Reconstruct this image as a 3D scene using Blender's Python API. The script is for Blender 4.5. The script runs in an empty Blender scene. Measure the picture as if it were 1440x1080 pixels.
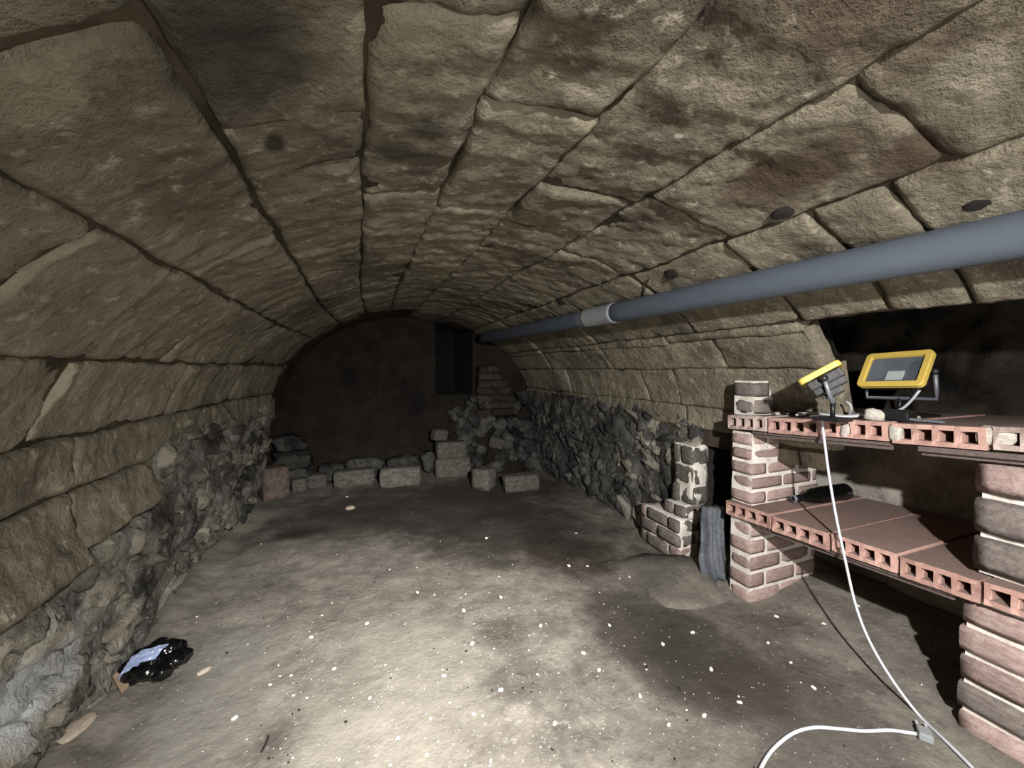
import bpy, bmesh, math, random
from mathutils import Vector, Matrix, noise, Euler
R_ = random.Random(7)
SC = bpy.context.scene
COL = SC.collection
PI = math.pi

# ------------------------------------------------------------------ camera
F, H = 560.0, 1.1                      # focal length in pixels (1440 wide), eye height in metres
TH, PT = math.atan(215 / F), math.atan(20 / F)
FW = Vector((math.sin(TH) * math.cos(PT), math.cos(TH) * math.cos(PT), -math.sin(PT)))
RT = Vector((math.cos(TH), -math.sin(TH), 0))
UP = RT.cross(FW)
EYE = Vector((0, 0, H))
cam = bpy.data.cameras.new('camera')
cam.sensor_width = 36; cam.lens = 36 * F / 1440; cam.clip_start = 0.02
co = bpy.data.objects.new('camera', cam); COL.objects.link(co)
m = Matrix((RT, UP, -FW)).transposed().to_4x4(); m.translation = EYE
co.matrix_world = m
SC.camera = co

# ------------------------------------------------------------------ world, lamps, exposure
w = bpy.data.worlds.new('world'); SC.world = w; w.use_nodes = True
w.node_tree.nodes['Background'].inputs[0].default_value = (0.5, 0.5, 0.55, 1)
w.node_tree.nodes['Background'].inputs[1].default_value = 0.0
SC.view_settings.view_transform = 'Standard'; SC.view_settings.look = 'None'
SC.view_settings.gamma = 1; SC.view_settings.use_curve_mapping = False
SC.view_settings.exposure = 0.22

def lamp(name, kind, loc, target, energy, color, **kw):
    l = bpy.data.lights.new(name, kind); l.energy = energy; l.color = color
    for k, v in kw.items(): setattr(l, k, v)
    o = bpy.data.objects.new(name, l); COL.objects.link(o); o.location = loc
    if target is not None:
        o.rotation_euler = (Vector(target) - Vector(loc)).to_track_quat('-Z', 'Y').to_euler()
    return o
# the visitor's head torch, just above and behind the camera
lamp('head_torch', 'SPOT', (0.30, -0.42, 1.46), (0.20, 1.68, 0.0), 470, (1.0, 0.97, 0.93),
     spot_size=math.radians(48), spot_blend=1.0, shadow_soft_size=0.02)
lamp('head_torch_spill', 'SPOT', (0.30, -0.42, 1.46), (0.92, 1.22, 0.05), 330, (1.0, 0.97, 0.94),
     spot_size=math.radians(118), spot_blend=1.0, shadow_soft_size=0.02)
# warm fill added behind the camera to lift the ceiling and walls
lamp('rear_fill', 'POINT', (0.55, -0.85, 0.62), None, 42, (1.0, 0.955, 0.885), shadow_soft_size=0.12)

# ------------------------------------------------------------------ helpers
def ray(u, v): return (FW + RT * ((u - 720) / F) + UP * ((540 - v) / F))
def onX(u, v, x): d = ray(u, v); return EYE + d * (x / d.x)
def onY(u, v, y): d = ray(u, v); return EYE + d * (y / d.y)
def onZ(u, v, z): d = ray(u, v); return EYE + d * ((z - H) / d.z)

def mesh_obj(name, verts, faces, mat=None, parent=None, smooth=False, loc=None):
    me = bpy.data.meshes.new(name)
    if loc is not None:
        loc = Vector(loc); verts = [Vector(q) - loc for q in verts]
    me.from_pydata([tuple(q) for q in verts], [], faces); me.update()
    if smooth: me.polygons.foreach_set('use_smooth', [True] * len(me.polygons))
    o = bpy.data.objects.new(name, me); COL.objects.link(o)
    if loc is not None: o.location = loc
    if mat: me.materials.append(mat)
    if parent: attach(o, parent)
    return o
def attach(o, parent):
    o.parent = parent
    o.matrix_parent_inverse = world(parent).inverted()
def world(o):
    m = o.matrix_basis.copy()
    if o.parent: m = world(o.parent) @ o.matrix_parent_inverse @ m
    return m
def bm_obj(name, bm, mat=None, parent=None, smooth=False, world=False, loc=None):
    me = bpy.data.meshes.new(name)
    if loc is not None: bmesh.ops.translate(bm, verts=bm.verts, vec=-Vector(loc))
    bm.to_mesh(me); bm.free()
    if smooth: me.polygons.foreach_set('use_smooth', [True] * len(me.polygons))
    o = bpy.data.objects.new(name, me); COL.objects.link(o)
    if loc is not None: o.location = loc
    if mat: me.materials.append(mat)
    if parent:
        if world: attach(o, parent)
        else: o.parent = parent
    return o
def empty(name, loc, label=None, cat=None, group=None):
    o = bpy.data.objects.new(name, None); COL.objects.link(o); o.location = loc
    o.empty_display_size = 0.05
    tag(o, label, cat, group); return o
def tag(o, label=None, cat=None, group=None, kind=None):
    if label: o['label'] = label
    if cat: o['category'] = cat
    if group: o['group'] = group
    if kind: o['kind'] = kind
    return o
def share(name, me, loc, rot=(0, 0, 0), scale=(1, 1, 1), parent=None, mat=None):
    o = bpy.data.objects.new(name, me); COL.objects.link(o)
    o.location = loc; o.rotation_euler = rot; o.scale = scale
    if parent: attach(o, parent)
    return o
def fr(p, s, octv=3, seed=0.0):
    return noise.fractal(Vector((p[0] * s + seed, p[1] * s + seed * 1.7, p[2] * s - seed)), 0.9, 2.0, octv)
def box(bm, x0, x1, y0, y1, z0, z1, bevel=0.0, mtx=None):
    r = bmesh.ops.create_cube(bm, size=1)
    vs = r['verts']
    for q in vs: q.co = Vector(((x0 + x1) / 2 + q.co.x * (x1 - x0), (y0 + y1) / 2 + q.co.y * (y1 - y0), (z0 + z1) / 2 + q.co.z * (z1 - z0)))
    if bevel > 0:
        es = list({e for q in vs for e in q.link_edges})
        rb = bmesh.ops.bevel(bm, geom=es, offset=bevel, segments=2, affect='EDGES', profile=0.6)
        vs = list(set(rb['verts']) | {q for q in vs if q.is_valid})
    if mtx is not None: bmesh.ops.transform(bm, matrix=mtx, verts=vs)
    return vs
def tube(pts, r, n=8, closed_ends=True):
    bm = bmesh.new(); rings = []
    pts = [Vector(p) for p in pts]
    prev = None
    for i, p in enumerate(pts):
        t = (pts[min(i + 1, len(pts) - 1)] - pts[max(i - 1, 0)]).normalized()
        if prev is None:
            a = Vector((0, 0, 1)) if abs(t.z) < 0.9 else Vector((1, 0, 0))
            nx = t.cross(a).normalized()
        else:
            nx = (prev - t * prev.dot(t)).normalized()
        prev = nx; ny = t.cross(nx)
        rr = r[i] if isinstance(r, (list, tuple)) else r
        rings.append([bm.verts.new(p + (nx * math.cos(2 * PI * k / n) + ny * math.sin(2 * PI * k / n)) * rr) for k in range(n)])
    for a, b in zip(rings, rings[1:]):
        for k in range(n): bm.faces.new((a[k], a[(k + 1) % n], b[(k + 1) % n], b[k]))
    if closed_ends:
        bm.faces.new(rings[0][::-1]); bm.faces.new(rings[-1])
    bmesh.ops.recalc_face_normals(bm, faces=bm.faces)
    return bm
def spline(pts, sub=8):
    pts = [Vector(p) for p in pts]; out = []
    for i in range(len(pts) - 1):
        p0, p1, p2, p3 = pts[max(i - 1, 0)], pts[i], pts[i + 1], pts[min(i + 2, len(pts) - 1)]
        for k in range(sub):
            t = k / sub
            out.append(0.5 * ((2 * p1) + (p2 - p0) * t + (2 * p0 - 5 * p1 + 4 * p2 - p3) * t * t + (3 * p1 - p0 - 3 * p2 + p3) * t ** 3))
    out.append(pts[-1]); return out
def lathe(prof, n=24):
    bm = bmesh.new(); rings = []
    for (r, z) in prof:
        if r < 1e-6: rings.append([bm.verts.new((0, 0, z))])
        else: rings.append([bm.verts.new((r * math.cos(2 * PI * k / n), r * math.sin(2 * PI * k / n), z)) for k in range(n)])
    for a, b in zip(rings, rings[1:]):
        for k in range(n):
            k2 = (k + 1) % n
            if len(a) == 1 and len(b) == 1: continue
            if len(a) == 1: bm.faces.new((a[0], b[k2], b[k]))
            elif len(b) == 1: bm.faces.new((a[k], a[k2], b[0]))
            else: bm.faces.new((a[k], a[k2], b[k2], b[k]))
    bmesh.ops.recalc_face_normals(bm, faces=bm.faces)
    return bm

# ------------------------------------------------------------------ materials
def s2l(c):
    return tuple(((x / 255) / 12.92 if x / 255 < 0.04045 else ((x / 255 + 0.055) / 1.055) ** 2.4) for x in c) + (1,)
def simple(name, rgb, rough=0.6, metal=0.0, bump=0.0, bscale=60, spec=0.5, var=0.0):
    mt = bpy.data.materials.new(name); mt.use_nodes = True
    nt = mt.node_tree; b = nt.nodes['Principled BSDF']
    b.inputs['Base Color'].default_value = s2l(rgb); b.inputs['Roughness'].default_value = rough
    b.inputs['Metallic'].default_value = metal
    b.inputs['Specular IOR Level'].default_value = spec
    tc = nt.nodes.new('ShaderNodeTexCoord')
    nz = nt.nodes.new('ShaderNodeTexNoise'); nz.inputs['Scale'].default_value = bscale; nz.inputs['Detail'].default_value = 5
    nt.links.new(tc.outputs['Object'], nz.inputs['Vector'])
    if var > 0:
        mx = nt.nodes.new('ShaderNodeMix'); mx.data_type = 'RGBA'
        c = s2l(rgb)
        mx.inputs[6].default_value = tuple(x * (1 - var) for x in c[:3]) + (1,)
        mx.inputs[7].default_value = tuple(min(1, x * (1 + var)) for x in c[:3]) + (1,)
        nt.links.new(nz.outputs['Fac'], mx.inputs[0]); nt.links.new(mx.outputs[2], b.inputs['Base Color'])
    if bump > 0:
        bp = nt.nodes.new('ShaderNodeBump'); bp.inputs['Strength'].default_value = bump; bp.inputs['Distance'].default_value = 0.01
        nt.links.new(nz.outputs['Fac'], bp.inputs['Height']); nt.links.new(bp.outputs['Normal'], b.inputs['Normal'])
    return mt
def rock(name, base, light, dark, stain=0.5, dark_scale=2.2, fleck=0.35, fine=38, bump=0.5, rough=0.9, rand=0.25, world=True, dist=0.012, stretch=None, spots=None):
    """mottled stone: base/light by mid noise, dark stains by a thresholded low noise, light flecks by a fine one"""
    mt = bpy.data.materials.new(name); mt.use_nodes = True
    nt = mt.node_tree; b = nt.nodes['Principled BSDF']; L = nt.links.new
    b.inputs['Roughness'].default_value = rough; b.inputs['Specular IOR Level'].default_value = 0.25
    if world:
        src = nt.nodes.new('ShaderNodeNewGeometry').outputs['Position']
    else:
        src = nt.nodes.new('ShaderNodeTexCoord').outputs['Object']
        oi = nt.nodes.new('ShaderNodeObjectInfo')
        ad = nt.nodes.new('ShaderNodeVectorMath'); ad.operation = 'MULTIPLY_ADD'
        L(oi.outputs['Random'], ad.inputs[0]); ad.inputs[1].default_value = (31, 17, 53); L(src, ad.inputs[2])
        src = ad.outputs[0]
    if stretch:
        ml = nt.nodes.new('ShaderNodeVectorMath'); ml.operation = 'MULTIPLY'; ml.inputs[1].default_value = stretch
        L(src, ml.inputs[0]); src = ml.outputs[0]
    def nz(scale, det=5, ro=0.6, off=0.0):
        n = nt.nodes.new('ShaderNodeTexNoise'); n.inputs['Scale'].default_value = scale
        n.inputs['Detail'].default_value = det; n.inputs['Roughness'].default_value = ro
        if off:
            a = nt.nodes.new('ShaderNodeVectorMath'); a.operation = 'ADD'; a.inputs[1].default_value = (off, off * 2, -off)
            L(src, a.inputs[0]); L(a.outputs[0], n.inputs['Vector'])
        else: L(src, n.inputs['Vector'])
        return n.outputs['Fac']
    def ramp(x, a, c):
        r = nt.nodes.new('ShaderNodeMapRange'); r.inputs[1].default_value = a; r.inputs[2].default_value = c
        r.interpolation_type = 'SMOOTHSTEP'; L(x, r.inputs[0]); return r.outputs[0]
    def mix(f, a, c, mode='MIX'):
        x = nt.nodes.new('ShaderNodeMix'); x.data_type = 'RGBA'; x.blend_type = mode
        for k, q in ((0, f), (6, a), (7, c)):
            if isinstance(q, (int, float)): x.inputs[k].default_value = q
            elif isinstance(q, tuple): x.inputs[k].default_value = q
            else: L(q, x.inputs[k])
        return x.outputs[2]
    def mul(x, k):
        n = nt.nodes.new('ShaderNodeMath'); n.operation = 'MULTIPLY'; L(x, n.inputs[0]); n.inputs[1].default_value = k; return n.outputs[0]
    c = mix(ramp(nz(5.5, 6, 0.65), 0.35, 0.65), s2l(base), s2l(light))
    c = mix(mul(ramp(nz(dark_scale, 6, 0.66, 3.3), 0.5, 0.66), stain), c, s2l(dark))
    c = mix(mul(ramp(nz(fine, 4, 0.6, 7.1), 0.56, 0.72), fleck), c, s2l(tuple(min(255, x + 45) for x in light)))
    c = mix(mul(ramp(nz(fine * 0.7, 5, 0.6, 9.7), 0.55, 0.70), stain * 0.7), c, s2l(dark))
    if spots:      # stains and painted-in light or falloff, each with its own place
        for (p, rad, col, k) in spots:
            v = nt.nodes.new('ShaderNodeVectorMath'); v.operation = 'SUBTRACT'; L(src, v.inputs[0]); v.inputs[1].default_value = p
            d = nt.nodes.new('ShaderNodeVectorMath'); d.operation = 'MULTIPLY'; L(v.outputs[0], d.inputs[0]); d.inputs[1].default_value = tuple(1 / q for q in rad)
            e = nt.nodes.new('ShaderNodeVectorMath'); e.operation = 'LENGTH'; L(d.outputs[0], e.inputs[0])
            a2 = nt.nodes.new('ShaderNodeMath'); a2.operation = 'MULTIPLY_ADD'; L(nz(4.0, 5, 0.65, 5.0 + rad[0]), a2.inputs[0]); a2.inputs[1].default_value = 1.6; L(e.outputs['Value'], a2.inputs[2])
            f = ramp(a2.outputs[0], 2.0, 1.25)
            c = mix(mul(f, k), c, s2l(col))
    if rand > 0:
        oi2 = nt.nodes.new('ShaderNodeObjectInfo')
        rr = nt.nodes.new('ShaderNodeMapRange'); L(oi2.outputs['Random'], rr.inputs[0])
        rr.inputs[3].default_value = 1 - rand; rr.inputs[4].default_value = 1 + rand
        vm = nt.nodes.new('ShaderNodeVectorMath'); vm.operation = 'SCALE'; L(c, vm.inputs[0]); L(rr.outputs[0], vm.inputs[3]); c = vm.outputs[0]
    L(c, b.inputs['Base Color'])
    hs = nt.nodes.new('ShaderNodeMath'); hs.operation = 'MULTIPLY_ADD'
    L(nz(fine * 1.1, 6, 0.7, 2.0), hs.inputs[0]); hs.inputs[1].default_value = 0.9; L(nz(fine * 0.3, 4, 0.6, 4.0), hs.inputs[2])
    bp = nt.nodes.new('ShaderNodeBump'); bp.inputs['Strength'].default_value = bump; bp.inputs['Distance'].default_value = dist
    L(hs.outputs[0], bp.inputs['Height']); L(bp.outputs['Normal'], b.inputs['Normal'])
    return mt

M = {}
M['vault_joint'] = rock('vault_mortar', (54, 47, 39), (78, 69, 56), (24, 21, 18), stain=0.7, fleck=0.1, rand=0)
def X0(u, v): p = onX(u, v, -0.76); return (p.x, p.y, p.z)
LS = [(X0(300, 610), (0.3, 0.22, 0.10), (38, 37, 36), 0.85), (X0(245, 720), (0.3, 0.16, 0.10), (40, 39, 38), 0.8), (X0(120, 790), (0.3, 0.10, 0.12), (50, 48, 46), 0.6), (X0(225, 830), (0.3, 0.12, 0.10), (38, 37, 36), 0.8),
      (X0(190, 720), (0.3, 0.05, 0.06), (178, 174, 150), 0.7), (X0(20, 700), (0.3, 0.10, 0.08), (172, 164, 148), 0.6), (X0(40, 990), (0.3, 0.09, 0.12), (184, 187, 190), 0.9), (X0(100, 920), (0.3, 0.12, 0.12), (166, 168, 170), 0.8), (X0(60, 880), (0.3, 0.05, 0.06), (180, 178, 166), 0.8)]  # bluish pale patches low down put light into the wall's colour
M['rubble'] = rock('rubble_stone', (114, 109, 99), (152, 147, 134), (50, 47, 44), stain=0.8, dark_scale=4, fleck=0.55, fine=26, bump=1.0, rand=0.36, dist=0.025, spots=LS)
M['rubble_bed'] = rock('rubble_mortar', (108, 106, 101), (148, 145, 137), (36, 34, 33), stain=0.85, dark_scale=3.2, fleck=0.6, fine=22, bump=1.0, rand=0, dist=0.03, spots=LS)
M['rubble_dark'] = rock('dimmed_rubble_stone', (54, 53, 52), (90, 89, 86), (26, 25, 25), stain=0.85, dark_scale=5, fleck=0.35, rand=0.4)  # darker stone for the far end, light falloff put into its tone
M['back'] = rock('dark_back_wall', (34, 30, 27), (46, 41, 37), (18, 16, 15), stain=0.7, fleck=0.1, rand=0)  # near-black brown, mottled darker
M['near_black'] = rock('near_black_wall', (40, 35, 30), (54, 48, 41), (13, 11, 10), stain=0.9, dark_scale=2.0, fleck=0.08, rand=0)  # near-black with darker mottling at random
M['plaster'] = rock('limewashed_wall', (150, 145, 136), (176, 170, 160), (84, 76, 67), stain=0.6, fleck=0.2, rand=0)
M['brick'] = rock('worn_red_brick', (148, 126, 120), (172, 152, 146), (106, 88, 84), stain=0.5, dark_scale=14, fleck=0.35, fine=60, bump=0.5, rand=0.22, world=False, dist=0.006)
M['brick_grey'] = rock('greyed_brick', (104, 96, 92), (126, 118, 112), (70, 64, 62), stain=0.5, dark_scale=12, fleck=0.35, fine=60, bump=0.5, rand=0.18, world=False, dist=0.006)
M['lime'] = rock('lime_mortar', (204, 197, 188), (228, 222, 214), (150, 140, 132), stain=0.4, dark_scale=9, fleck=0.3, fine=60, bump=0.6, rand=0, dist=0.008)
M['clay'] = rock('red_clay_tile', (160, 125, 115), (182, 148, 138), (116, 90, 83), stain=0.4, dark_scale=10, fleck=0.3, fine=60, bump=0.3, rand=0.16, world=False, dist=0.004)
M['clay_dusty'] = rock('dusty_clay_tile', (156, 138, 131), (184, 170, 163), (116, 96, 90), stain=0.6, dark_scale=8, fleck=0.3, fine=60, bump=0.4, rand=0.1, world=False, dist=0.004)
for kk in ('clay', 'clay_dusty'):
    nt = M[kk].node_tree; b = nt.nodes['Principled BSDF']; old = b.inputs['Base Color'].links[0].from_socket
    tcn = nt.nodes.new('ShaderNodeTexCoord'); sx = nt.nodes.new('ShaderNodeSeparateXYZ'); nt.links.new(tcn.outputs['Normal'], sx.inputs[0])
    mr = nt.nodes.new('ShaderNodeMapRange'); mr.inputs[1].default_value = 0.6; mr.inputs[2].default_value = 0.95; mr.inputs[4].default_value = 0.75; nt.links.new(sx.outputs['Z'], mr.inputs[0])
    mx = nt.nodes.new('ShaderNodeMix'); mx.data_type = 'RGBA'; nt.links.new(mr.outputs[0], mx.inputs[0]); nt.links.new(old, mx.inputs[6]); mx.inputs[7].default_value = s2l((112, 100, 94))
    nt.links.new(mx.outputs[2], b.inputs['Base Color'])
M['terra'] = rock('terracotta_block', (98, 86, 79), (128, 115, 105), (72, 61, 56), stain=0.5, dark_scale=10, fleck=0.2, rand=0, world=False)
M['block'] = rock('grey_stone_block', (84, 82, 76), (112, 110, 102), (52, 50, 48), stain=0.6, dark_scale=7, fleck=0.4, rand=0.2, world=False)
M['chip'] = simple('pale_stone_chip', (226, 220, 206), 0.7, var=0.12)
M['grit'] = simple('white_grit', (196, 190, 178), 0.6, var=0.1)
M['pipe'] = simple('grey_plastic_pipe', (82, 90, 101), 0.45, bump=0.08, bscale=20, var=0.10)
M['pipe_pale'] = simple('pale_pipe_collar', (136, 141, 144), 0.55, bump=0.1, bscale=25, var=0.12)
M['iron'] = simple('rusty_iron_bar', (92, 80, 76), 0.7, bump=0.4, bscale=70, var=0.35)
M['yellow'] = simple('yellow_plastic', (216, 186, 92), 0.5, bump=0.06, bscale=50, var=0.12)
M['black'] = simple('black_painted_metal', (24, 24, 27), 0.45, bump=0.1, bscale=40, var=0.2)
M['grey_metal'] = simple('grey_painted_metal', (118, 120, 128), 0.4, metal=0.3, bump=0.05, var=0.15)
M['led'] = simple('led_panel', (234, 236, 238), 0.4, var=0.04)
M['reflector'] = simple('grey_reflector', (128, 131, 142), 0.3, metal=0.0, bump=0.1, bscale=12, var=0.35)
M['cable'] = simple('grey_white_cable', (190, 194, 200), 0.4, bump=0.05, bscale=60, var=0.2)
M['bottle'] = simple('dark_bottle_glass', (8, 10, 9), 0.12, spec=0.6)
M['blackbag'] = simple('black_glossy_plastic', (9, 9, 11), 0.13, bump=0.35, bscale=30, spec=0.7)
M['bluelabel'] = simple('pale_blue_film', (140, 154, 188), 0.22, bump=0.4, bscale=40, var=0.25)
M['card'] = simple('tan_cardboard', (176, 152, 124), 0.85, bump=0.1, var=0.08)
M['bluesack'] = rock('blue_grey_sheet', (74, 79, 88), (104, 108, 114), (42, 45, 51), stain=0.5, dark_scale=12, fleck=0.35, fine=50, bump=0.6, rough=0.6, rand=0, world=False)
M['plaster_lump'] = rock('white_plaster_lump', (180, 174, 164), (204, 198, 188), (132, 124, 115), stain=0.5, dark_scale=20, fleck=0.2, rand=0.05, world=False)
M['slab'] = rock('grey_mortar_slab', (96, 92, 85), (120, 115, 106), (64, 60, 55), stain=0.4, fleck=0.3, rand=0)
M['flake'] = rock('pale_buff_stone', (168, 154, 138), (192, 180, 164), (124, 110, 96), stain=0.4, dark_scale=14, fleck=0.2, rand=0.08, world=False)
M['root'] = simple('dry_root', (60, 52, 34), 0.9, bump=0.2)
M['wood'] = simple('dark_twig', (26, 23, 20), 0.9, bump=0.3)
gl = bpy.data.materials.new('clear_lamp_glass'); gl.use_nodes = True
nt = gl.node_tree; nt.nodes.remove(nt.nodes['Principled BSDF'])
gt, gg, gm = nt.nodes.new('ShaderNodeBsdfTransparent'), nt.nodes.new('ShaderNodeBsdfGlossy'), nt.nodes.new('ShaderNodeMixShader')
gt.inputs[0].default_value = (0.9, 0.92, 0.92, 1); gg.inputs['Roughness'].default_value = 0.12
gm.inputs[0].default_value = 0.07
nt.links.new(gt.outputs[0], gm.inputs[1]); nt.links.new(gg.outputs[0], gm.inputs[2]); nt.links.new(gm.outputs[0], nt.nodes['Material Output'].inputs['Surface'])
M['glass'] = gl

# ------------------------------------------------------------------ vault geometry
XC, ZS, A_, B_ = 0.55, 0.77, 1.32, 0.88
def vpt(phi, y, off=0.0):
    n = Vector((math.cos(phi) / A_, 0, math.sin(phi) / B_)).normalized()
    a = A_ * (1 - (0.085 * smooth(2.5, 3.8, y) if math.cos(phi) < 0 else 0))
    return Vector((XC + a * math.cos(phi), y, ZS + B_ * math.sin(phi))) + n * off
def smooth(a, b_, x):
    t = max(0, min(1, (x - a) / (b_ - a))); return t * t * (3 - 2 * t)
def onVault(u, v):
    d = ray(u, v)
    # solve ((x-XC)/A)^2 + ((z-ZS)/B)^2 = 1 along EYE + t d
    ax, bx = d.x / A_, (EYE.x - XC) / A_
    az, bz = d.z / B_, (EYE.z - ZS) / B_
    a = ax * ax + az * az; bb = 2 * (ax * bx + az * bz); c = bx * bx + bz * bz - 1
    t = (-bb + math.sqrt(bb * bb - 4 * a * c)) / (2 * a)
    p = EYE + d * t
    return math.atan2((p.z - ZS) / B_, (p.x - XC) / A_), p.y
def phi_of(u, v): return onVault(u, v)[0]
Y_END = 3.66
Y_FAR = 4.40
# longitudinal joints, left springing to the right haunch, read off the photograph
PH = [PI + 0.02, phi_of(100, 616), phi_of(200, 510), phi_of(215, 362), phi_of(345, 250), phi_of(513, 200), phi_of(665, 180),
      phi_of(881, 130), phi_of(1000, 225), phi_of(1180, 285), 0.62, phi_of(900, 481), phi_of(920, 520), 0.13, -0.02]
for i in range(1, len(PH)):           # keep them strictly descending
    if PH[i] > PH[i - 1] - 0.05: PH[i] = PH[i - 1] - 0.05
# transverse joints per course as image points
TJ = {0: [(105, 650)], 1: [(70, 560), (385, 540)], 2: [(60, 375), (268, 470)], 3: [(322, 360), (110, 52)],
      4: [(430, 165), (380, 255), (450, 385)], 5: [(570, 272), (630, 8)], 6: [(655, 292), (735, 150)],
      7: [(770, 260), (690, 310)], 8: [(930, 285), (1100, 60), (760, 345)], 9: [(1100, 280), (965, 315), (1220, 240), (830, 365)],
      10: [(1130, 322), (1275, 288), (990, 372)], 11: [(985, 462)], 12: [(890, 503), (935, 502)], 13: [(960, 545)]}
GAP = {0: 0.006, 1: 0.005, 2: 0.005, 3: 0.006, 4: 0.006, 5: 0.004, 6: 0.003, 7: 0.002, 8: 0.005, 9: 0.009, 10: 0.003, 11: 0.002, 12: 0.002, 13: 0.002}

def vault_warp(p):
    return fr(p, 2.2, 3, 3.0) * 0.012
def vault_stone(ph_hi, ph_lo, y0, y1, g, parent, mat, res=0.016, rough=1.0, seed=0.0, proud=0.0, tilt=(0, 0), ragged=False):
    arc = math.sqrt((A_ * math.sin((ph_hi + ph_lo) / 2)) ** 2 + (B_ * math.cos((ph_hi + ph_lo) / 2)) ** 2)
    wu, wv = abs(ph_hi - ph_lo) * arc, y1 - y0
    nu, nv = max(4, int(wu / res)), max(4, int(wv / res))
    verts = []; faces = []
    def edge_j(a, k): return fr((a, seed * 3.1, k * 7.7), 6.0, 3, seed) * 0.008
    for j in range(nv + 1):
        for i in range(nu + 1):
            s, t = i / nu, j / nv
            gs0, gs1 = g * (1 + 0.4 * R_.random() * 0) / wu, g / wu
            a = y0 + t * wv
            s2 = gs0 + s * (1 - gs0 - gs1)
            s2 += (edge_j(a, 1) * (1 - s) + edge_j(a, 2) * s) / wu
            gt = g * 0.8 / wv
            t2 = gt + t * (1 - 2 * gt) + (edge_j(s * wu, 3) * (1 - t) + edge_j(s * wu, 4) * t) / wv
            # rounded corners
            du, dv = min(s, 1 - s) * wu, min(t, 1 - t) * wv
            ph = ph_hi + (ph_lo - ph_hi) * s2
            y = y0 + t2 * wv
            p = vpt(ph, y)
            e = min(du, dv)
            off = 0.007 * max(0, 1 - e / 0.016) ** 2 + 0.006 * max(0, 1 - math.hypot(du, dv) / 0.03)
            pk = Vector((p.x * 1.0, p.y * 1.0, p.z))
            rid = noise.ridged_multi_fractal(Vector((p.x * 5 + seed, p.y * 9, p.z * 5)), 1.0, 2.1, 4, 1.0, 2.0)
            k1 = fr((pk.x, pk.y * 1.8, pk.z), 6.0, 4, seed); k2 = fr((pk.x, pk.y * 1.6, pk.z), 14.0, 3, seed + 9)
            off += (fr(pk, 2.4, 3, 11.0) * 0.005 + fr(pk, 16, 3, seed) * 0.004 - (rid - 1.2) * 0.002
                    - 0.006 * smooth(0.10, 0.22, k1) + 0.006 * smooth(-0.16, -0.30, k1) - 0.004 * smooth(0.16, 0.26, k2)) * rough
            off += -proud + tilt[0] * (s - 0.5) + tilt[1] * (t - 0.5)
            if ragged: off += 0
            verts.append(vpt(ph, y, off + vault_warp(p)))
    W = nu + 1
    for j in range(nv):
        for i in range(nu):
            faces.append((j * W + i, j * W + i + 1, (j + 1) * W + i + 1, (j + 1) * W + i))
    # skirt running back into the bed
    rim = [i for i in range(W)] + [j * W + nu for j in range(1, nv + 1)] + [nv * W + i for i in range(nu - 1, -1, -1)] + [j * W for j in range(nv - 1, 0, -1)]
    base = len(verts); cen = sum(verts, Vector()) / len(verts)
    for k in rim:
        p = verts[k]; a = math.atan2((p.z - ZS) / B_, (p.x - XC) / A_)
        n = Vector((math.cos(a) / A_, 0, math.sin(a) / B_)).normalized()
        verts.append(p + n * 0.07)
    nr = len(rim)
    for k in range(nr):
        k2 = (k + 1) % nr
        faces.append((rim[k], base + k, base + k2, rim[k2]))
    o = mesh_obj('stone', verts, faces, mat, parent, smooth=True, loc=cen)
    return o

def PV(u, v): p = vpt(*onVault(u, v)); return (p.x, p.y, p.z)
DK, BRN, PALE = (62, 58, 54), (84, 70, 58), (176, 168, 150)
M['vault'] = rock('vault_sandstone', (122, 115, 100), (146, 138, 120), (84, 77, 68), stain=0.7, fleck=0.7, fine=26, bump=1.0, rand=0.10, dist=0.025,
    spots=[(PV(330, 85), (0.13, 0.13, 0.2), DK, 0.8), (PV(386, 204), (0.022, 0.03, 0.04), (38, 35, 32), 0.85), (PV(290, 15), (0.10, 0.08, 0.2), DK, 0.7),
           (PV(605, 180), (0.06, 0.06, 0.1), DK, 0.7), (PV(565, 220), (0.07, 0.05, 0.1), DK, 0.6), (PV(450, 430), (0.2, 0.3, 0.25), DK, 0.6),
           (PV(1130, 235), (0.10, 0.16, 0.12), BRN, 0.8), (PV(1080, 268), (0.12, 0.15, 0.12), BRN, 0.7), (PV(1275, 225), (0.08, 0.08, 0.1), BRN, 0.8), (PV(1310, 215), (0.09, 0.06, 0.1), BRN, 0.7),
           (PV(1230, 20), (0.25, 0.12, 0.2), BRN, 0.6), (PV(1100, 20), (0.2, 0.12, 0.2), BRN, 0.4),
           (PV(630, 35), (0.16, 0.045, 0.2), PALE, 0.9), (PV(700, 150), (0.12, 0.05, 0.2), PALE, 0.5), (PV(860, 130), (0.10, 0.05, 0.1), PALE, 0.7), (PV(1375, 110), (0.09, 0.06, 0.1), PALE, 0.8),
           (PV(70, 565), (0.10, 0.022, 0.16), PALE, 0.95), (PV(55, 385), (0.10, 0.02, 0.16), PALE, 0.9), (PV(225, 655), (0.08, 0.05, 0.1), DK, 0.7)])
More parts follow.
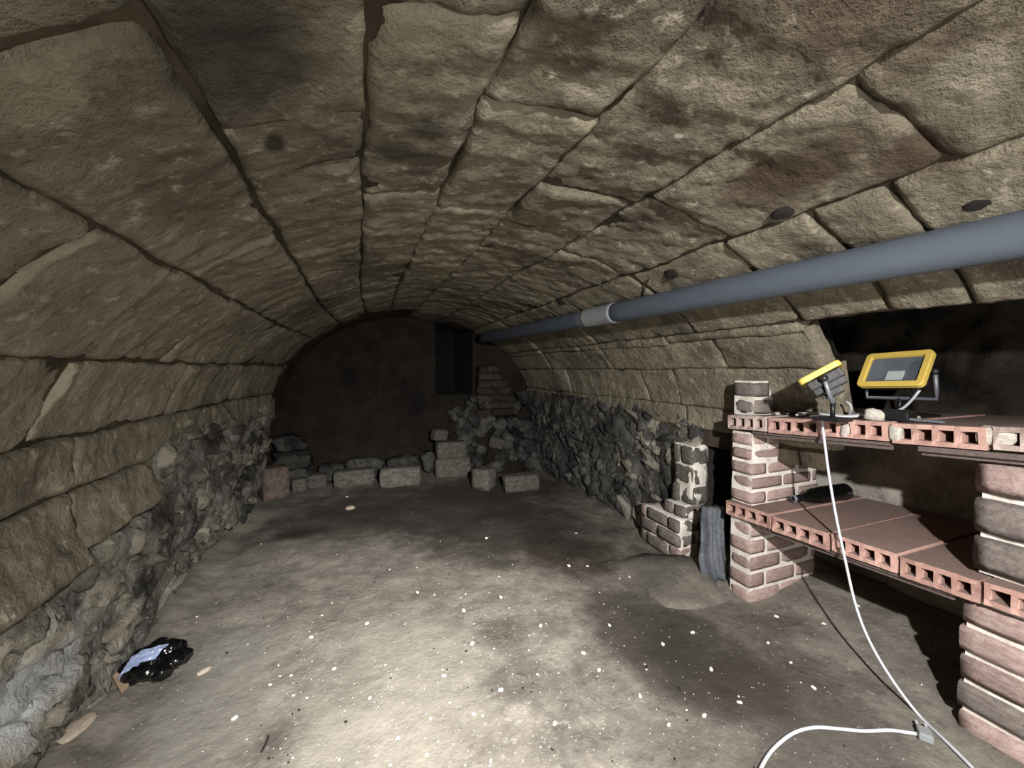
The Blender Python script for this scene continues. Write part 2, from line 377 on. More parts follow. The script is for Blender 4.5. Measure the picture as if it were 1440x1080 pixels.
# bed shell of the vault (mortar between and behind the stones)
def shell(name, phs, ys, off, mat, amp=0.01):
    verts = []; faces = []
    for y in ys:
        for ph in phs:
            p = vpt(ph, y); verts.append(vpt(ph, y, off + fr(p, 9, 3, 1.0) * amp + vault_warp(p)))
    W = len(phs)
    for j in range(len(ys) - 1):
        for i in range(W - 1): faces.append((j * W + i, (j + 1) * W + i, (j + 1) * W + i + 1, j * W + i + 1))
    return mesh_obj(name, verts, faces, mat, smooth=True)
def rng(a, b_, n): return [a + (b_ - a) * i / n for i in range(n + 1)]
Y0 = -1.6
CUT = 1.06                            # nearer than this the right haunch is cut away above the wine bins
ceiling = shell('ceiling', rng(PH[0], PH[10], 70), rng(Y0, Y_FAR + 0.2, 150), 0.013, M['vault_joint'], 0.005)
tag(ceiling, 'barrel vault of large worn sandstone blocks over the cellar', kind='structure')
hb = shell('ceiling_haunch', rng(PH[10] + 0.02, PH[-1] - 0.1, 30), rng(CUT + 0.05, Y_FAR + 0.2, 70), 0.013, M['vault_joint'], 0.005)
tag(hb, 'lower right side of the stone vault below the grey pipe', kind='structure')

for c in range(14):
    right = c >= 10
    lo = CUT if c >= 10 else Y0
    ys = sorted(onVault(u, v)[1] for (u, v) in TJ.get(c, []))
    YE = Y_END if c < 7 else Y_FAR
    ys = [y for y in ys if lo + 0.15 < y < YE - 0.15]
    # fill long runs beyond the readable joints
    edges = [lo] + ys + [YE]
    full = [lo]
    for a, b2 in zip(edges, edges[1:]):
        L0 = b2 - a; lim = 0.85 if a < 2.3 else 0.7
        n = max(1, int(L0 / lim + 0.35))
        for k in range(1, n + 1):
            full.append(a + L0 * k / n + (R_.uniform(-0.08, 0.08) if k < n else 0))
    for a, b2 in zip(full, full[1:]):
        far = a > 2.6 or b2 < -0.2
        rough = 0.9 if c < 3 else (0.85 if c < 7 else (0.75 if c < 9 else 0.5))
        st_cut = (c >= 10 and a == lo)
        par = hb if c >= 10 else ceiling
        aa = a
        if st_cut: aa = a + {10: 0.02, 11: 0.0, 12: -0.03, 13: 0.02}[c]
        vault_stone(PH[c], PH[c + 1], aa, b2, GAP[c] * R_.uniform(0.7, 1.25), par, M['vault'], res=(0.035 if far else 0.0145),
                    rough=rough, seed=R_.random() * 50, proud=R_.uniform(-0.006, 0.008), tilt=(R_.uniform(-0.012, 0.012), R_.uniform(-0.01, 0.01)))

# end ring of the vault
for k in range(11):
    a = PI + 0.05 + (1.35 - PI - 0.05) * k / 11; b2 = PI + 0.05 + (1.35 - PI - 0.05) * (k + 1) / 11
    vault_stone(a, b2, Y_END + 0.01, Y_END + 0.17, 0.004, ceiling, M['vault'], res=0.03, rough=0.8, seed=k * 3.3, proud=-0.012)
# ------------------------------------------------------------------ floor
def wall_foot(y): return -0.805 - 0.045 * max(0, y - 1.2)     # foot line of the left wall
def floor_z(x, y):
    p = Vector((x, y, 0))
    z = fr(p, 1.3, 3, 4) * 0.012 + fr(p, 6, 4, 2) * 0.006 + fr(p, 22, 3, 9) * 0.0022
    lx = x - wall_foot(y)
    z += 0.045 * smooth(0.16, 0.0, lx + 0.04 * fr(p, 4, 3, 6))                      # rubble slump along the left foot
    z += 0.035 * smooth(0.34, 0.0, abs(y - 2.75)) * smooth(0.35, 0.0, abs(x + 0.45))
    # sloping dirt in front of the broken pier and inside the bins
    z += 0.05 * smooth(0.30, 0.0, math.hypot((x - 1.68) / 1.2, (y - 1.62)))
    z += 0.05 * smooth(1.72, 2.2, x) * smooth(0.2, 0.8, y)
    return z
xs = rng(-1.15, 2.5, 200); yy = []
y = -1.6
while y < 4.7:
    yy.append(y); y += 0.045 if (y < 0.2 or y > 2.6) else 0.017
verts = [Vector((x, y, floor_z(x, y))) for y in yy for x in xs]
W = len(xs)
faces = [(j * W + i, j * W + i + 1, (j + 1) * W + i + 1, (j + 1) * W + i) for j in range(len(yy) - 1) for i in range(W - 1)]
def P0(u, v): p = onZ(u, v, 0); return (p.x, p.y, 0)
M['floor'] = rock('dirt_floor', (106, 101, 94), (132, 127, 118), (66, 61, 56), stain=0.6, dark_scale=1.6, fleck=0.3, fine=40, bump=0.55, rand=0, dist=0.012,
    spots=[(P0(790, 770), (0.30, 0.42, 1), (52, 42, 36), 0.85), (P0(640, 715), (1.0, 0.6, 1), (52, 47, 43), 0.85), (P0(720, 745), (0.7, 0.5, 1), (50, 44, 40), 0.8), (P0(480, 730), (0.5, 0.4, 1), (60, 54, 48), 0.7), (P0(640, 692), (1.6, 0.5, 1), (56, 52, 48), 0.7), (P0(980, 940), (0.22, 0.22, 1), (52, 47, 44), 0.7), (P0(900, 700), (0.5, 0.6, 1), (54, 50, 46), 0.7),  # dark earth stains; the wide far ones also paint in light falloff
           (P0(1060, 960), (0.16, 0.2, 1), (58, 50, 46), 0.8), (P0(930, 890), (0.34, 0.36, 1), (58, 53, 49), 0.85), (P0(1120, 1000), (0.35, 0.3, 1), (70, 65, 60), 0.6), (P0(560, 960), (0.35, 0.45, 1), (150, 145, 134), 0.5), (P0(300, 960), (0.2, 0.5, 1), (128, 126, 120), 0.5), (P0(410, 752), (0.16, 0.16, 1), (52, 46, 40), 0.7),  # dark dirt on the right; pale patches are dust plus painted torch pool
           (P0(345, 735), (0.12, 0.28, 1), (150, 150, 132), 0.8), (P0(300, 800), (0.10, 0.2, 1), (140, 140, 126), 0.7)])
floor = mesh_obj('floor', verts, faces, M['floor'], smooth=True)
tag(floor, 'trodden dirt cellar floor scattered with pale grit', kind='structure')

# ------------------------------------------------------------------ stone prototypes
def blob_mesh(name, seed, flat=0.55, n=2, rough=0.22, power=3.2):
    bm = bmesh.new(); bmesh.ops.create_cube(bm, size=2)
    bmesh.ops.subdivide_edges(bm, edges=bm.edges, cuts=n, use_grid_fill=True)
    for q in bm.verts:
        p = q.co; k = (abs(p.x) ** power + abs(p.y) ** power + abs(p.z) ** power) ** (1 / power)
        d = p / k
        d *= 1 + fr(d, 0.9, 2, seed) * rough + fr(d, 2.6, 2, seed + 5) * rough * 0.45
        q.co = d * 0.5
    bm.normal_update()
    me = bpy.data.meshes.new(name); bm.to_mesh(me); bm.free()
    me.polygons.foreach_set('use_smooth', [True] * len(me.polygons))
    return me
def protos(name, mat, k, **kw):
    out = []
    for i in range(k):
        me = blob_mesh(name, 3.7 * i + 1, **kw); me.materials.append(mat); out.append(me)
    return out
RUB = protos('rubble_stone', M['rubble'], 14, n=5, rough=0.55, power=3.4)
RUBD = protos('dark_rubble_stone', M['rubble_dark'], 12, n=4, rough=0.5, power=3.6)
BLK = protos('squared_stone', M['block'], 6, n=4, rough=0.06, power=12)
BRK = protos('brick', M['brick'], 6, n=3, rough=0.028, power=14)
BRKG = protos('brick', M['brick_grey'], 4, n=3, rough=0.028, power=14)

M['brick_dark'] = rock('dark_brick', (56, 48, 44), (70, 60, 54), (36, 31, 29), stain=0.6, fleck=0.1, rand=0.3)  # dark brown-red brick tone
BRKD = protos('brick', M['brick_dark'], 4, n=3, rough=0.06, power=10)
# ------------------------------------------------------------------ left wall: rubble under the springing
def left_prof(y, z):
    """inner face x of the left wall at height z"""
    foot = wall_foot(y) + 0.09 * smooth(2.6, 3.8, y); top = vpt(PI, y).x
    t = max(0, min(1, z / 0.80))
    return foot + (top - foot) * t ** 0.8
def grid_wall(name, fx, ys, zs, mat, amp, s=7):
    verts = []; faces = []
    for z in zs:
        for y in ys:
            x = fx(y, z); p = Vector((x, y, z))
            verts.append(Vector((x + fr(p, s, 4, 2.5) * amp + fr(p, s * 3, 3, 8.5) * amp * 0.35, y, z)))
    W = len(ys)
    for j in range(len(zs) - 1):
        for i in range(W - 1): faces.append((j * W + i, j * W + i + 1, (j + 1) * W + i + 1, (j + 1) * W + i))
    return mesh_obj(name, verts, faces, mat, smooth=True)
wl = grid_wall('wall_left', lambda y, z: left_prof(y, z) + 0.006 - 0.05 * smooth(0.50, 0.62, z) * smooth(2.1, 1.9, y), rng(-0.6, Y_END + 0.15, 270), rng(-0.05, 0.80, 60), M['rubble_bed'], 0.038, 6)
tag(wl, 'low rubble wall carrying the left side of the vault', kind='structure')
# the lowest big blocks at the near end, below the springing
for (hi, lo_, a, b2) in ((PI + 0.29, PI + 0.02, 0.15, 1.02), (PI + 0.27, PI + 0.02, 1.02, 1.50), (PI + 0.22, PI + 0.02, 1.50, 1.98)):
    vault_stone(hi, lo_, a, b2, 0.005, wl, M['vault'], res=0.0145, rough=1.2, seed=a * 9 + 2, proud=0.006, tilt=(0.01, -0.006))
z = 0.01
while z < 0.76:
    hgt = R_.uniform(0.05, 0.11)
    y = 0.25
    while y < Y_END - 0.05:
        L0 = R_.uniform(0.06, 0.20) * (1.25 if z < 0.3 else 1.0)
        if R_.random() < 0.70 and not (z > 0.49 and y < 1.45) and not (z > 0.55 and y < 1.95):
            me = R_.choice(RUB if y < 2.9 else RUBD if R_.random() < 0.4 else RUB)
            zc = z + hgt / 2 + R_.uniform(-0.03, 0.03); yc = y + L0 / 2
            wx = left_prof(yc, zc) + 0.006 + fr((left_prof(yc, zc), yc, zc), 6, 4, 2.5) * 0.038
            share('stone', me, (wx - R_.uniform(0.024, 0.042), yc, zc),
                  (R_.uniform(-0.9, 0.5), R_.uniform(-0.4, 0.4), R_.uniform(-0.3, 0.3)),
                  (R_.uniform(0.06, 0.10), L0 * R_.uniform(0.85, 1.15), hgt * R_.uniform(0.8, 1.2)), wl)
        y += L0
    z += hgt * 0.93

# ------------------------------------------------------------------ right wall beyond the bins
XR = 1.86
def right_prof(y, z): return XR - 0.03 * smooth(0.35, 0.0, z)
YJ = 1.76                                # the jamb where this wall ends and the bins begin
wr = grid_wall('wall_right', lambda y, z: right_prof(y, z) + 0.004, rng(YJ, Y_FAR + 0.2, 120), rng(-0.05, 0.86, 42), M['rubble_dark'], 0.03)
tag(wr, 'dark rubble wall under the right side of the vault', kind='structure')
z = 0.01
while z < 0.80:
    hgt = R_.uniform(0.05, 0.12); y = YJ + 0.02
    while y < Y_FAR - 0.05:
        L0 = R_.uniform(0.06, 0.19)
        if R_.random() < 0.80:
            me = R_.choice(RUBD if (y > 2.5 or R_.random() < 0.35) else RUB)  # darker stones further in carry the painted falloff
            zc = z + hgt / 2 + R_.uniform(-0.025, 0.025); yc = y + L0 / 2
            wx = right_prof(yc, zc) + 0.004 + fr((right_prof(yc, zc), yc, zc), 7, 4, 2.5) * 0.03
            share('stone', me, (wx + R_.uniform(0.022, 0.040), yc, zc),
                  (R_.uniform(-0.8, 0.8), R_.uniform(-0.35, 0.35), R_.uniform(-0.25, 0.25)),
                  (R_.uniform(0.06, 0.11), L0 * R_.uniform(0.85, 1.15), hgt * R_.uniform(0.8, 1.2)), wr)
        y += L0
    z += hgt * 0.94
# jamb face and recess behind the bins
XB = 2.38
jam = bmesh.new(); box(jam, XR + 0.02, XB + 0.1, YJ, YJ + 0.12, -0.05, 0.84, 0.01)
tag(bm_obj('wall_jamb', jam, M['back']), 'end face of the right wall beside the bins', kind='structure')
def bump_panel(name, corner, eu, ev, nu, nv, mat, amp, label, s=6):
    verts = []; faces = []; n = Vector(eu).cross(Vector(ev)).normalized()
    for j in range(nv + 1):
        for i in range(nu + 1):
            p = Vector(corner) + Vector(eu) * (i / nu) + Vector(ev) * (j / nv)
            verts.append(p + n * (fr(p, s, 4, 1.5) * amp))
    W = nu + 1
    for j in range(nv):
        for i in range(nu): faces.append((j * W + i, j * W + i + 1, (j + 1) * W + i + 1, (j + 1) * W + i))
    return tag(mesh_obj(name, verts, faces, mat, smooth=True), label, kind='structure')
bump_panel('wall_bin_back', (XB, 1.85, -0.05), (0, -2.6, 0), (0, 0, 0.93), 80, 30, M['plaster'], 0.03, 'limewashed back wall of the wine bins below the upper shelf')
bump_panel('wall_bin_upper', (XB + 0.04, 1.85, 0.86), (0, -2.6, 0), (0, 0, 0.85), 80, 30, M['near_black'], 0.07, 'blackish wall above the upper shelf')
bump_panel('ceiling_bin', (1.55, 1.85, 1.47), (0, -2.6, 0), (1.0, 0, -0.06), 60, 24, M['near_black'], 0.05, 'blackish soffit over the upper shelf')
# rough end of the haunch, where it was cut away
ends = []; fcs = []
N = 16
for i in range(N + 1):
    ph = PH[10] + 0.03 + (PH[-1] - PH[10] - 0.03) * i / N
    for k, o_ in enumerate((0.0, 0.10, 0.22, 0.36)):
        p = vpt(ph, CUT + 0.03, o_ + 0.006); j = fr(p, 8, 3, 2.0) * 0.03
        ends.append(Vector((p.x, CUT + 0.02 + j + 0.05 * k, p.z)))
for i in range(N):
    for k in range(3): fcs.append((i * 4 + k, i * 4 + k + 1, i * 4 + k + 5, i * 4 + k + 4))
tag(mesh_obj('wall_haunch_end', ends, fcs, M['near_black'], smooth=True), 'broken end of the vault haunch over the bins', kind='structure')

# ------------------------------------------------------------------ back wall, with its dark opening
YB = 4.40
ox0, ox1, oz0, oz1 = 0.785, 1.21, 0.82, 1.62
bk = empty('wall_back', (0.5, YB, 0)); tag(bk, 'dark end wall of the cellar', kind='structure')
def back_piece(x0, x1, z0, z1):
    nu, nv = max(2, int((x1 - x0) / 0.05)), max(2, int((z1 - z0) / 0.05))
    vs = []; fs = []
    for j in range(nv + 1):
        for i in range(nu + 1):
            p = Vector((x0 + (x1 - x0) * i / nu, YB, z0 + (z1 - z0) * j / nv)); p.y += fr(p, 5, 4, 3.5) * 0.02; vs.append(p)
    for j in range(nv):
        for i in range(nu): fs.append((j * (nu + 1) + i, j * (nu + 1) + i + 1, (j + 1) * (nu + 1) + i + 1, (j + 1) * (nu + 1) + i))
    mesh_obj('wall_panel', vs, fs, M['back'], bk, smooth=True)
back_piece(-1.2, ox0, -0.05, 1.85); back_piece(ox1, 2.4, -0.05, 1.85); back_piece(ox0, ox1, -0.05, oz0); back_piece(ox0, ox1, oz1, 1.85)
nb = bmesh.new()
for (x0, x1, y0, y1, z0, z1) in ((ox0 - 0.05, ox0, YB + 0.02, YB + 0.9, oz0 - 0.05, oz1 + 0.05), (ox1, ox1 + 0.05, YB + 0.02, YB + 0.9, oz0 - 0.05, oz1 + 0.05),
                                 (ox0, ox1, YB + 0.02, YB + 0.9, oz0 - 0.05, oz0), (ox0, ox1, YB + 0.02, YB + 0.9, oz1, oz1 + 0.05), (ox0 - 0.05, ox1 + 0.05, YB + 0.9, YB + 0.95, oz0 - 0.05, oz1 + 0.05)):
    box(nb, x0, x1, y0, y1, z0, z1)
M['void'] = simple('shade_black_lining', (14, 12, 11), 0.95, var=0.2)  # near-black colour puts the deep shade of the opening into its lining
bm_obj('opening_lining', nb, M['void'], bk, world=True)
bump_panel('wall_left_far', (-0.86, 3.80, -0.05), (0, 0.65, 0), (0, 0, 1.5), 20, 30, M['back'], 0.03, 'dark side wall beyond the end of the vault')
# wall behind the visitor (never seen)
fb = bmesh.new(); box(fb, -1.3, 2.6, -1.75, -1.62, -0.1, 1.9)
tag(bm_obj('wall_front', fb, M['rubble']), 'wall behind the visitor', kind='structure')

# ------------------------------------------------------------------ brick piers
def brick(parent, mesh, c, size, rz=0.0):
    return share('brick', mesh, c, (R_.uniform(-0.012, 0.012), R_.uniform(-0.012, 0.012), rz + R_.uniform(-0.012, 0.012)), size, parent)
def courses(parent, x0, x1, y0, y1, z0, z1, n, protos_, joint=0.015, start=0, jit=0.004, ins=0.006):
    """stretcher courses along x, half a brick thick along y; bricks are parts, mortar one core"""
    ch = (z1 - z0) / n; L0 = 0.215
    cb = bmesh.new()
    nx, nz = 14, max(3, n * 2)
    box(cb, x0 + ins, x1 - ins, y0 + ins, y1 - ins, z0, z1)
    bmesh.ops.subdivide_edges(cb, edges=cb.edges, cuts=6, use_grid_fill=True)
    for q in cb.verts:
        q.co += Vector((fr(q.co, 16, 2, 1), fr(q.co, 16, 2, 5), 0)) * 0.003
    bm_obj('mortar', cb, M['lime'], parent, smooth=False, world=True)
    for k in range(n):
        z = z0 + ch * (k + 0.5)
        x = x0 - (0.0 if (k + start) % 2 == 0 else 0.108)
        while x < x1 - 0.02:
            a, b2 = max(x, x0), min(x + L0, x1)
            if b2 - a > 0.03:
                a2, c2 = a + (joint / 2 if a > x0 else 0), b2 - (joint / 2 if b2 < x1 else 0)
                brick(parent, R_.choice(protos_), ((a2 + c2) / 2 + R_.uniform(-jit, jit), (y0 + y1) / 2 + R_.uniform(-jit, jit), z), (c2 - a2, y1 - y0, ch - joint))
            x += L0
Xf = 1.695                              # front plane of the bins
SL0, SU0 = 0.462, 0.885                 # shelf tops at the far pier
def low_top(y): return SL0 + 0.030 * (1.36 - y) / 0.85
def up_top(y): return SU0 + 0.058 * (1.36 - y) / 0.85
TT = 0.066                              # tile thickness
Y1a, Y1b = 1.315, 1.43                  # pier between the dark gap and the bins
p1 = empty('brick_pier', ((Xf + 2.16) / 2, (Y1a + Y1b) / 2, 0), 'half-brick red pier with bright white mortar under the far ends of both clay shelves', 'pier')
courses(p1, Xf + 0.005, 2.17, Y1a, Y1b, -0.02, low_top(1.4) - TT - 0.012, 5, BRK)
courses(p1, Xf + 0.005, 2.17, Y1a, Y1b, low_top(1.4) + 0.002, up_top(1.4) - TT - 0.012, 5, BRK, start=1)
courses(p1, Xf + 0.01, 2.17, Y1a, Y1b, up_top(1.4) + 0.002, up_top(1.4) + 0.165, 2, BRKG, start=0)
Y2a, Y2b = 0.475, 0.625
p2 = empty('brick_pier', ((Xf + 2.2) / 2, (Y2a + Y2b) / 2, 0), 'greyish brick pier at the right edge of the frame under the near shelf ends', 'pier')
courses(p2, Xf + 0.01, 2.30, Y2a, Y2b, -0.02, low_top(0.55) - TT - 0.012, 5, BRK[:3] + BRKG, joint=0.013, ins=0.013)
def big_blocks(parent, x0, x1, y0, y1, z0, z1, n):
    ch = (z1 - z0) / n
    cb = bmesh.new(); box(cb, x0 + 0.02, x1 - 0.02, y0 + 0.014, y1 - 0.014, z0, z1)
    bm_obj('mortar', cb, M['lime'], parent, world=True)
    for k in range(n):
        for (a, b2) in ((x0, x0 + 0.22), (x0 + 0.22, x1)) if k % 2 else ((x0, x0 + 0.34), (x0 + 0.34, x1)):
            brick(parent, R_.choice(BRKG) if k != n - 1 else BRK[1], ((a + b2) / 2 + (0.005 if a > x0 else 0), (y0 + y1) / 2, z0 + ch * (k + 0.5)), (b2 - a - (0.01 if a > x0 else 0), y1 - y0, ch - 0.012))
big_blocks(p2, Xf + 0.02, 2.30, Y2a - 0.01, Y2b - 0.015, low_top(0.55) + 0.002, up_top(0.55) - TT - 0.03, 3)

# broken pier at the end of the right wall
p0 = empty('broken_brick_pier', (1.80, 1.92, 0), 'low broken brick pier with smeared mortar, left of the blue-grey sheet', 'pier')
def pier0(x0, x1, y0, y1, z0, z1, n, pr):
    cb = bmesh.new(); box(cb, x0 + 0.008, x1 - 0.004, y0 + 0.008, y1 - 0.008, z0, z1)
    bmesh.ops.subdivide_edges(cb, edges=cb.edges, cuts=5, use_grid_fill=True)
    for q in cb.verts: q.co += Vector((fr(q.co, 14, 2, 1), fr(q.co, 14, 2, 5), fr(q.co, 14, 2, 9) * 0.4)) * 0.014
    bm_obj('mortar', cb, M['lime'], p0, smooth=True, world=True)
    ch = (z1 - z0) / n
    for k in range(n):
        off = 0.0 if k % 2 else 0.09
        y = y0 - off
        while y < y1 - 0.02:
            a, b2 = max(y, y0), min(y + 0.19, y1)
            if b2 - a > 0.035:
                share('brick', R_.choice(pr), ((x0 + x1) / 2 + R_.uniform(-0.012, 0.008), (a + b2) / 2, z0 + ch * (k + 0.5)),
                      (R_.uniform(-0.04, 0.04), R_.uniform(-0.03, 0.03), R_.uniform(-0.03, 0.03)), (x1 - x0, b2 - a - 0.012, ch - 0.010), p0)
            y += 0.19
pier0(1.70, 1.86, 1.75, 2.10, -0.01, 0.235, 3, BRK[:2] + BRKG)
pier0(1.74, 1.88, 1.75, 1.93, 0.235, 0.31, 1, BRK[:2] + BRKG)
pier0(1.78, 1.90, 1.74, 1.90, 0.31, 0.66, 3, BLK[:3])

# ------------------------------------------------------------------ hollow clay tile shelves
def clay_tile(y0, y1, ztop, slope, label, mat, group, cells=4, depth=0.66, x0=None, first_margin=0.016):
    """hollow tile lying across the bin: 'cells' tubes run from front to back, mouths flared on one side as they broke"""
    x0 = Xf - 0.02 if x0 is None else x0
    wdt = y1 - y0; bm = bmesh.new()
    mg, web = first_margin, 0.017
    cw = (wdt - 2 * mg - (cells - 1) * web) / cells
    t, sk = TT, 0.015
    ys_ = [0]; 
    for k in range(cells): ys_ += [mg + k * (cw + web), mg + k * (cw + web) + cw]
    ys_.append(wdt)
    zs_ = [-t, -t + sk, -sk, 0]
    xf, xb = 0.0, depth
    V = {}
    for xi, x in enumerate((xf, xb)):
        for yi, yv in enumerate(ys_):
            for zi, zv in enumerate(zs_):
                jx = R_.uniform(-0.003, 0.003) if xi == 0 else 0
                V[xi, yi, zi] = bm.verts.new((x + jx, yv, zv))
    ny = len(ys_) - 1
    for xi in (0, 1):
        for yi in range(ny):
            for zi in range(3):
                if zi == 1 and yi % 2 == 1: continue           # the mouths
                q = [V[xi, yi, zi], V[xi, yi + 1, zi], V[xi, yi + 1, zi + 1], V[xi, yi, zi + 1]]
                bm.faces.new(q if xi else q[::-1])
    for yi in range(ny):
        bm.faces.new([V[0, yi, 3], V[0, yi + 1, 3], V[1, yi + 1, 3], V[1, yi, 3]])
        bm.faces.new([V[0, yi, 0], V[1, yi, 0], V[1, yi + 1, 0], V[0, yi + 1, 0]])
    for zi in range(3):
        bm.faces.new([V[0, 0, zi], V[0, 0, zi + 1], V[1, 0, zi + 1], V[1, 0, zi]])
        bm.faces.new([V[0, ny, zi], V[1, ny, zi], V[1, ny, zi + 1], V[0, ny, zi + 1]])
    for yi in range(1, ny, 2):                                   # cell walls with a flared, chipped far lip
        mid = []
        for (a, b2) in ((yi, 1), (yi + 1, 1), (yi + 1, 2), (yi, 2)):
            v = V[0, a, b2].co
            mid.append(bm.verts.new((0.022 if a == yi else 0.012, v.y + (-0.004 if a == yi else 0.004), v.z)))
        fr_ = [V[0, yi, 1], V[0, yi + 1, 1], V[0, yi + 1, 2], V[0, yi, 2]]
        bk_ = [V[1, yi, 1], V[1, yi + 1, 1], V[1, yi + 1, 2], V[1, yi, 2]]
        # flare: pull the far lip outward
        fr_[1].co.y += 0.010; fr_[2].co.y += 0.003; fr_[1].co.x += 0.006
        for k in range(4):
            k2 = (k + 1) % 4
            bm.faces.new((fr_[k], fr_[k2], mid[k2], mid[k])); bm.faces.new((mid[k], mid[k2], bk_[k2], bk_[k]))
    bmesh.ops.recalc_face_normals(bm, faces=bm.faces)
    o = bm_obj('hollow_clay_tile', bm, mat)
    o.location = (x0, y0, ztop); o.rotation_euler = (math.atan(slope), 0, 0)
    return tag(o, label, 'clay tile', group)
gU, gL = 'hollow clay tiles of the upper shelf', 'hollow clay tiles of the lower shelf'
up_b = [(1.235, 1.43), (1.012, 1.225), (0.803, 1.004), (0.575, 0.790), (0.345, 0.562)]
low_b = [(1.205, 1.43), (0.975, 1.195), (0.765, 0.962), (0.575, 0.755), (0.345, 0.565)]
lu = ['dusty clay tile at the far left end of the upper shelf, on the brick pier', 'hollow clay tile of the upper shelf just left of the hanging cable',
      'red hollow tile of the upper shelf right of the hanging cable, under the white lump', 'hollow red clay tile of the upper shelf below the right floodlight',
      'pale mortar-smeared clay tile at the right end of the upper shelf']
ll = ['far left hollow clay tile of the lower shelf, on the brick pier', 'bright orange-red clay tile of the lower shelf below the wine bottle',
      'hollow clay tile of the lower shelf just right of the hanging cable', 'hollow clay tile with large broken cell mouths near the right of the lower shelf',
      'hollow clay tile at the right end of the lower shelf, over the greyish pier']
su = -(up_top(0.4) - up_top(1.4)) / 1.0; sl = -(low_top(0.4) - low_top(1.4)) / 1.0
for i, (a, b2) in enumerate(up_b):
    clay_tile(a, b2, up_top(a) - (0.004 if i % 2 else 0), su, lu[i], M['clay_dusty'] if i in (0, 4) else M['clay'], gU)
for i, (a, b2) in enumerate(low_b):
    clay_tile(a, b2, low_top(a) - (0.004 if i % 2 else 0), sl, ll[i], M['clay'], gL)
# mortar dabs that close the joints of the upper tiles
def dab(loc, size, label, mat):
    me = blob_mesh('mortar_dab', loc[1] * 9, n=4, rough=0.25, power=3); me.materials.append(mat)
    o = share('mortar_dab', me, loc, (0, 0, 0), size); return tag(o, label, 'mortar')
pp = onX(1186, 605, Xf - 0.025); dab((pp.x + 0.016, pp.y, pp.z), (0.03, 0.030, 0.052), 'pale mortar dab on the upper shelf front right of the cable', M['plaster_lump'])
pp = onX(1256, 610, Xf - 0.025); dab((pp.x + 0.016, pp.y, pp.z), (0.03, 0.035, 0.056), 'greyish mortar dab between two tiles under the black lamp base', M['plaster_lump'])
pp = onX(1398, 615, Xf - 0.02); dab((pp.x + 0.018, pp.y, pp.z), (0.03, 0.08, 0.056), 'broad pale mortar smear at the right of the upper shelf', M['plaster_lump'])
# iron bars carrying the tiles
def bar(p, q, label, hgt=0.012, dep=0.03):
    p, q = Vector(p), Vector(q); bm = bmesh.new(); L0 = (q - p).length
    box(bm, 0, L0, -dep / 2, dep / 2, -hgt, 0, 0.002); box(bm, 0, L0, -0.003, 0.003, -hgt - 0.014, -hgt, 0)
    o = bm_obj('iron_bar', bm, M['iron']); o.location = p
    o.rotation_euler = (q - p).to_track_quat('X', 'Z').to_euler()
    return tag(o, label, 'iron bar', 'iron bars under the shelves')
xb = Xf + 0.012
bar((xb, 1.312, up_top(1.31) - TT - 0.006), (xb, 1.012, up_top(1.01) - TT - 0.006), 'rusty iron bar under the upper shelf left of the hanging cable')
bar((xb, 1.005, up_top(1.0) - TT - 0.006), (xb, 0.80, up_top(0.80) - TT - 0.006), 'rusty iron bar under the upper shelf right of the hanging cable')
bar((xb - 0.01, 0.72, up_top(0.72) - TT - 0.008), (xb - 0.01, 0.35, up_top(0.35) - TT - 0.008), 'wide rusty iron bar under the right end of the upper shelf', 0.016, 0.05)
bar((xb, 1.312, low_top(1.31) - TT - 0.006), (xb, 0.635, low_top(0.63) - TT - 0.006), 'long rusty iron bar under the lower shelf')
for yb, z_, lb in ((1.312, 'u', 'rear iron bar under the upper shelf'), (1.312, 'l', 'rear iron bar under the lower shelf')):
    f = up_top if z_ == 'u' else low_top
    bar((2.25, yb, f(yb) - TT - 0.006), (2.25, 0.64, f(0.64) - TT - 0.006), lb)

# ------------------------------------------------------------------ drain pipe along the haunch
pa, pb = Vector((1.395, -0.2, 1.393)), Vector((1.26, 4.30, 1.445))
dp = empty('drain_pipe', (pa + pb) / 2, 'long grey plastic drain pipe slung along the right side of the vault', 'pipe')
def ppt(t): return pa + (pb - pa) * t
def seg(a, b2, r, name, mat, n=28):
    bm = tube([ppt(a + (b2 - a) * k / 10) for k in range(11)], r, n); return bm_obj(name, bm, mat, dp, smooth=True, world=True)
PC = 0.49
seg(0.0, PC, 0.053, 'pipe_section', M['pipe']); seg(PC, 1.0, 0.051, 'pipe_section', M['pipe'])
bmc = lathe([(0.0515, -0.14), (0.055, -0.14), (0.057, -0.12), (0.0555, -0.10), (0.0555, 0.12), (0.057, 0.13), (0.055, 0.14), (0.0515, 0.14)], 28)
cl = bm_obj('pipe_collar', bmc, M['pipe_pale'], None, smooth=True); cl.location = ppt(PC)
cl.rotation_euler = (pb - pa).to_track_quat('Z', 'Y').to_euler(); attach(cl, dp)
# dark lumps standing in for black holes in the vault
for (u, v, s, lab) in ((945, 384, 0.034, 'dark lump for a leaf-shaped hole over the pipe beside a thin root'), (1100, 298, 0.030, 'black lump for the hole in the widest joint of the vault'),
                       (1382, 282, 0.030, 'dark lump for a hole in the vault above the near end of the pipe'), (790, 424, 0.034, 'dark lump for a hole above the pale pipe collar')):
    ph, y = onVault(u, v); p = vpt(ph, y, -0.004)
    me = blob_mesh('hole_lump', s * 300, n=3, rough=0.3, power=2.2); me.materials.append(M['wood'])
    o = share('hole_lump', me, p, (0, PI / 2 - ph, 0.3), (s * 1.5, s * 1.9, s * 0.7)); tag(o, lab, 'clump')
q = [vpt(*onVault(u, v), -0.012) for (u, v) in ((905, 412), (908, 402), (911, 394), (914, 388))]
tag(bm_obj('thin_root', tube(spline(q, 4), 0.004, 6), M['root'], smooth=True), 'thin dry root curling out of the vault above the pipe', 'root')

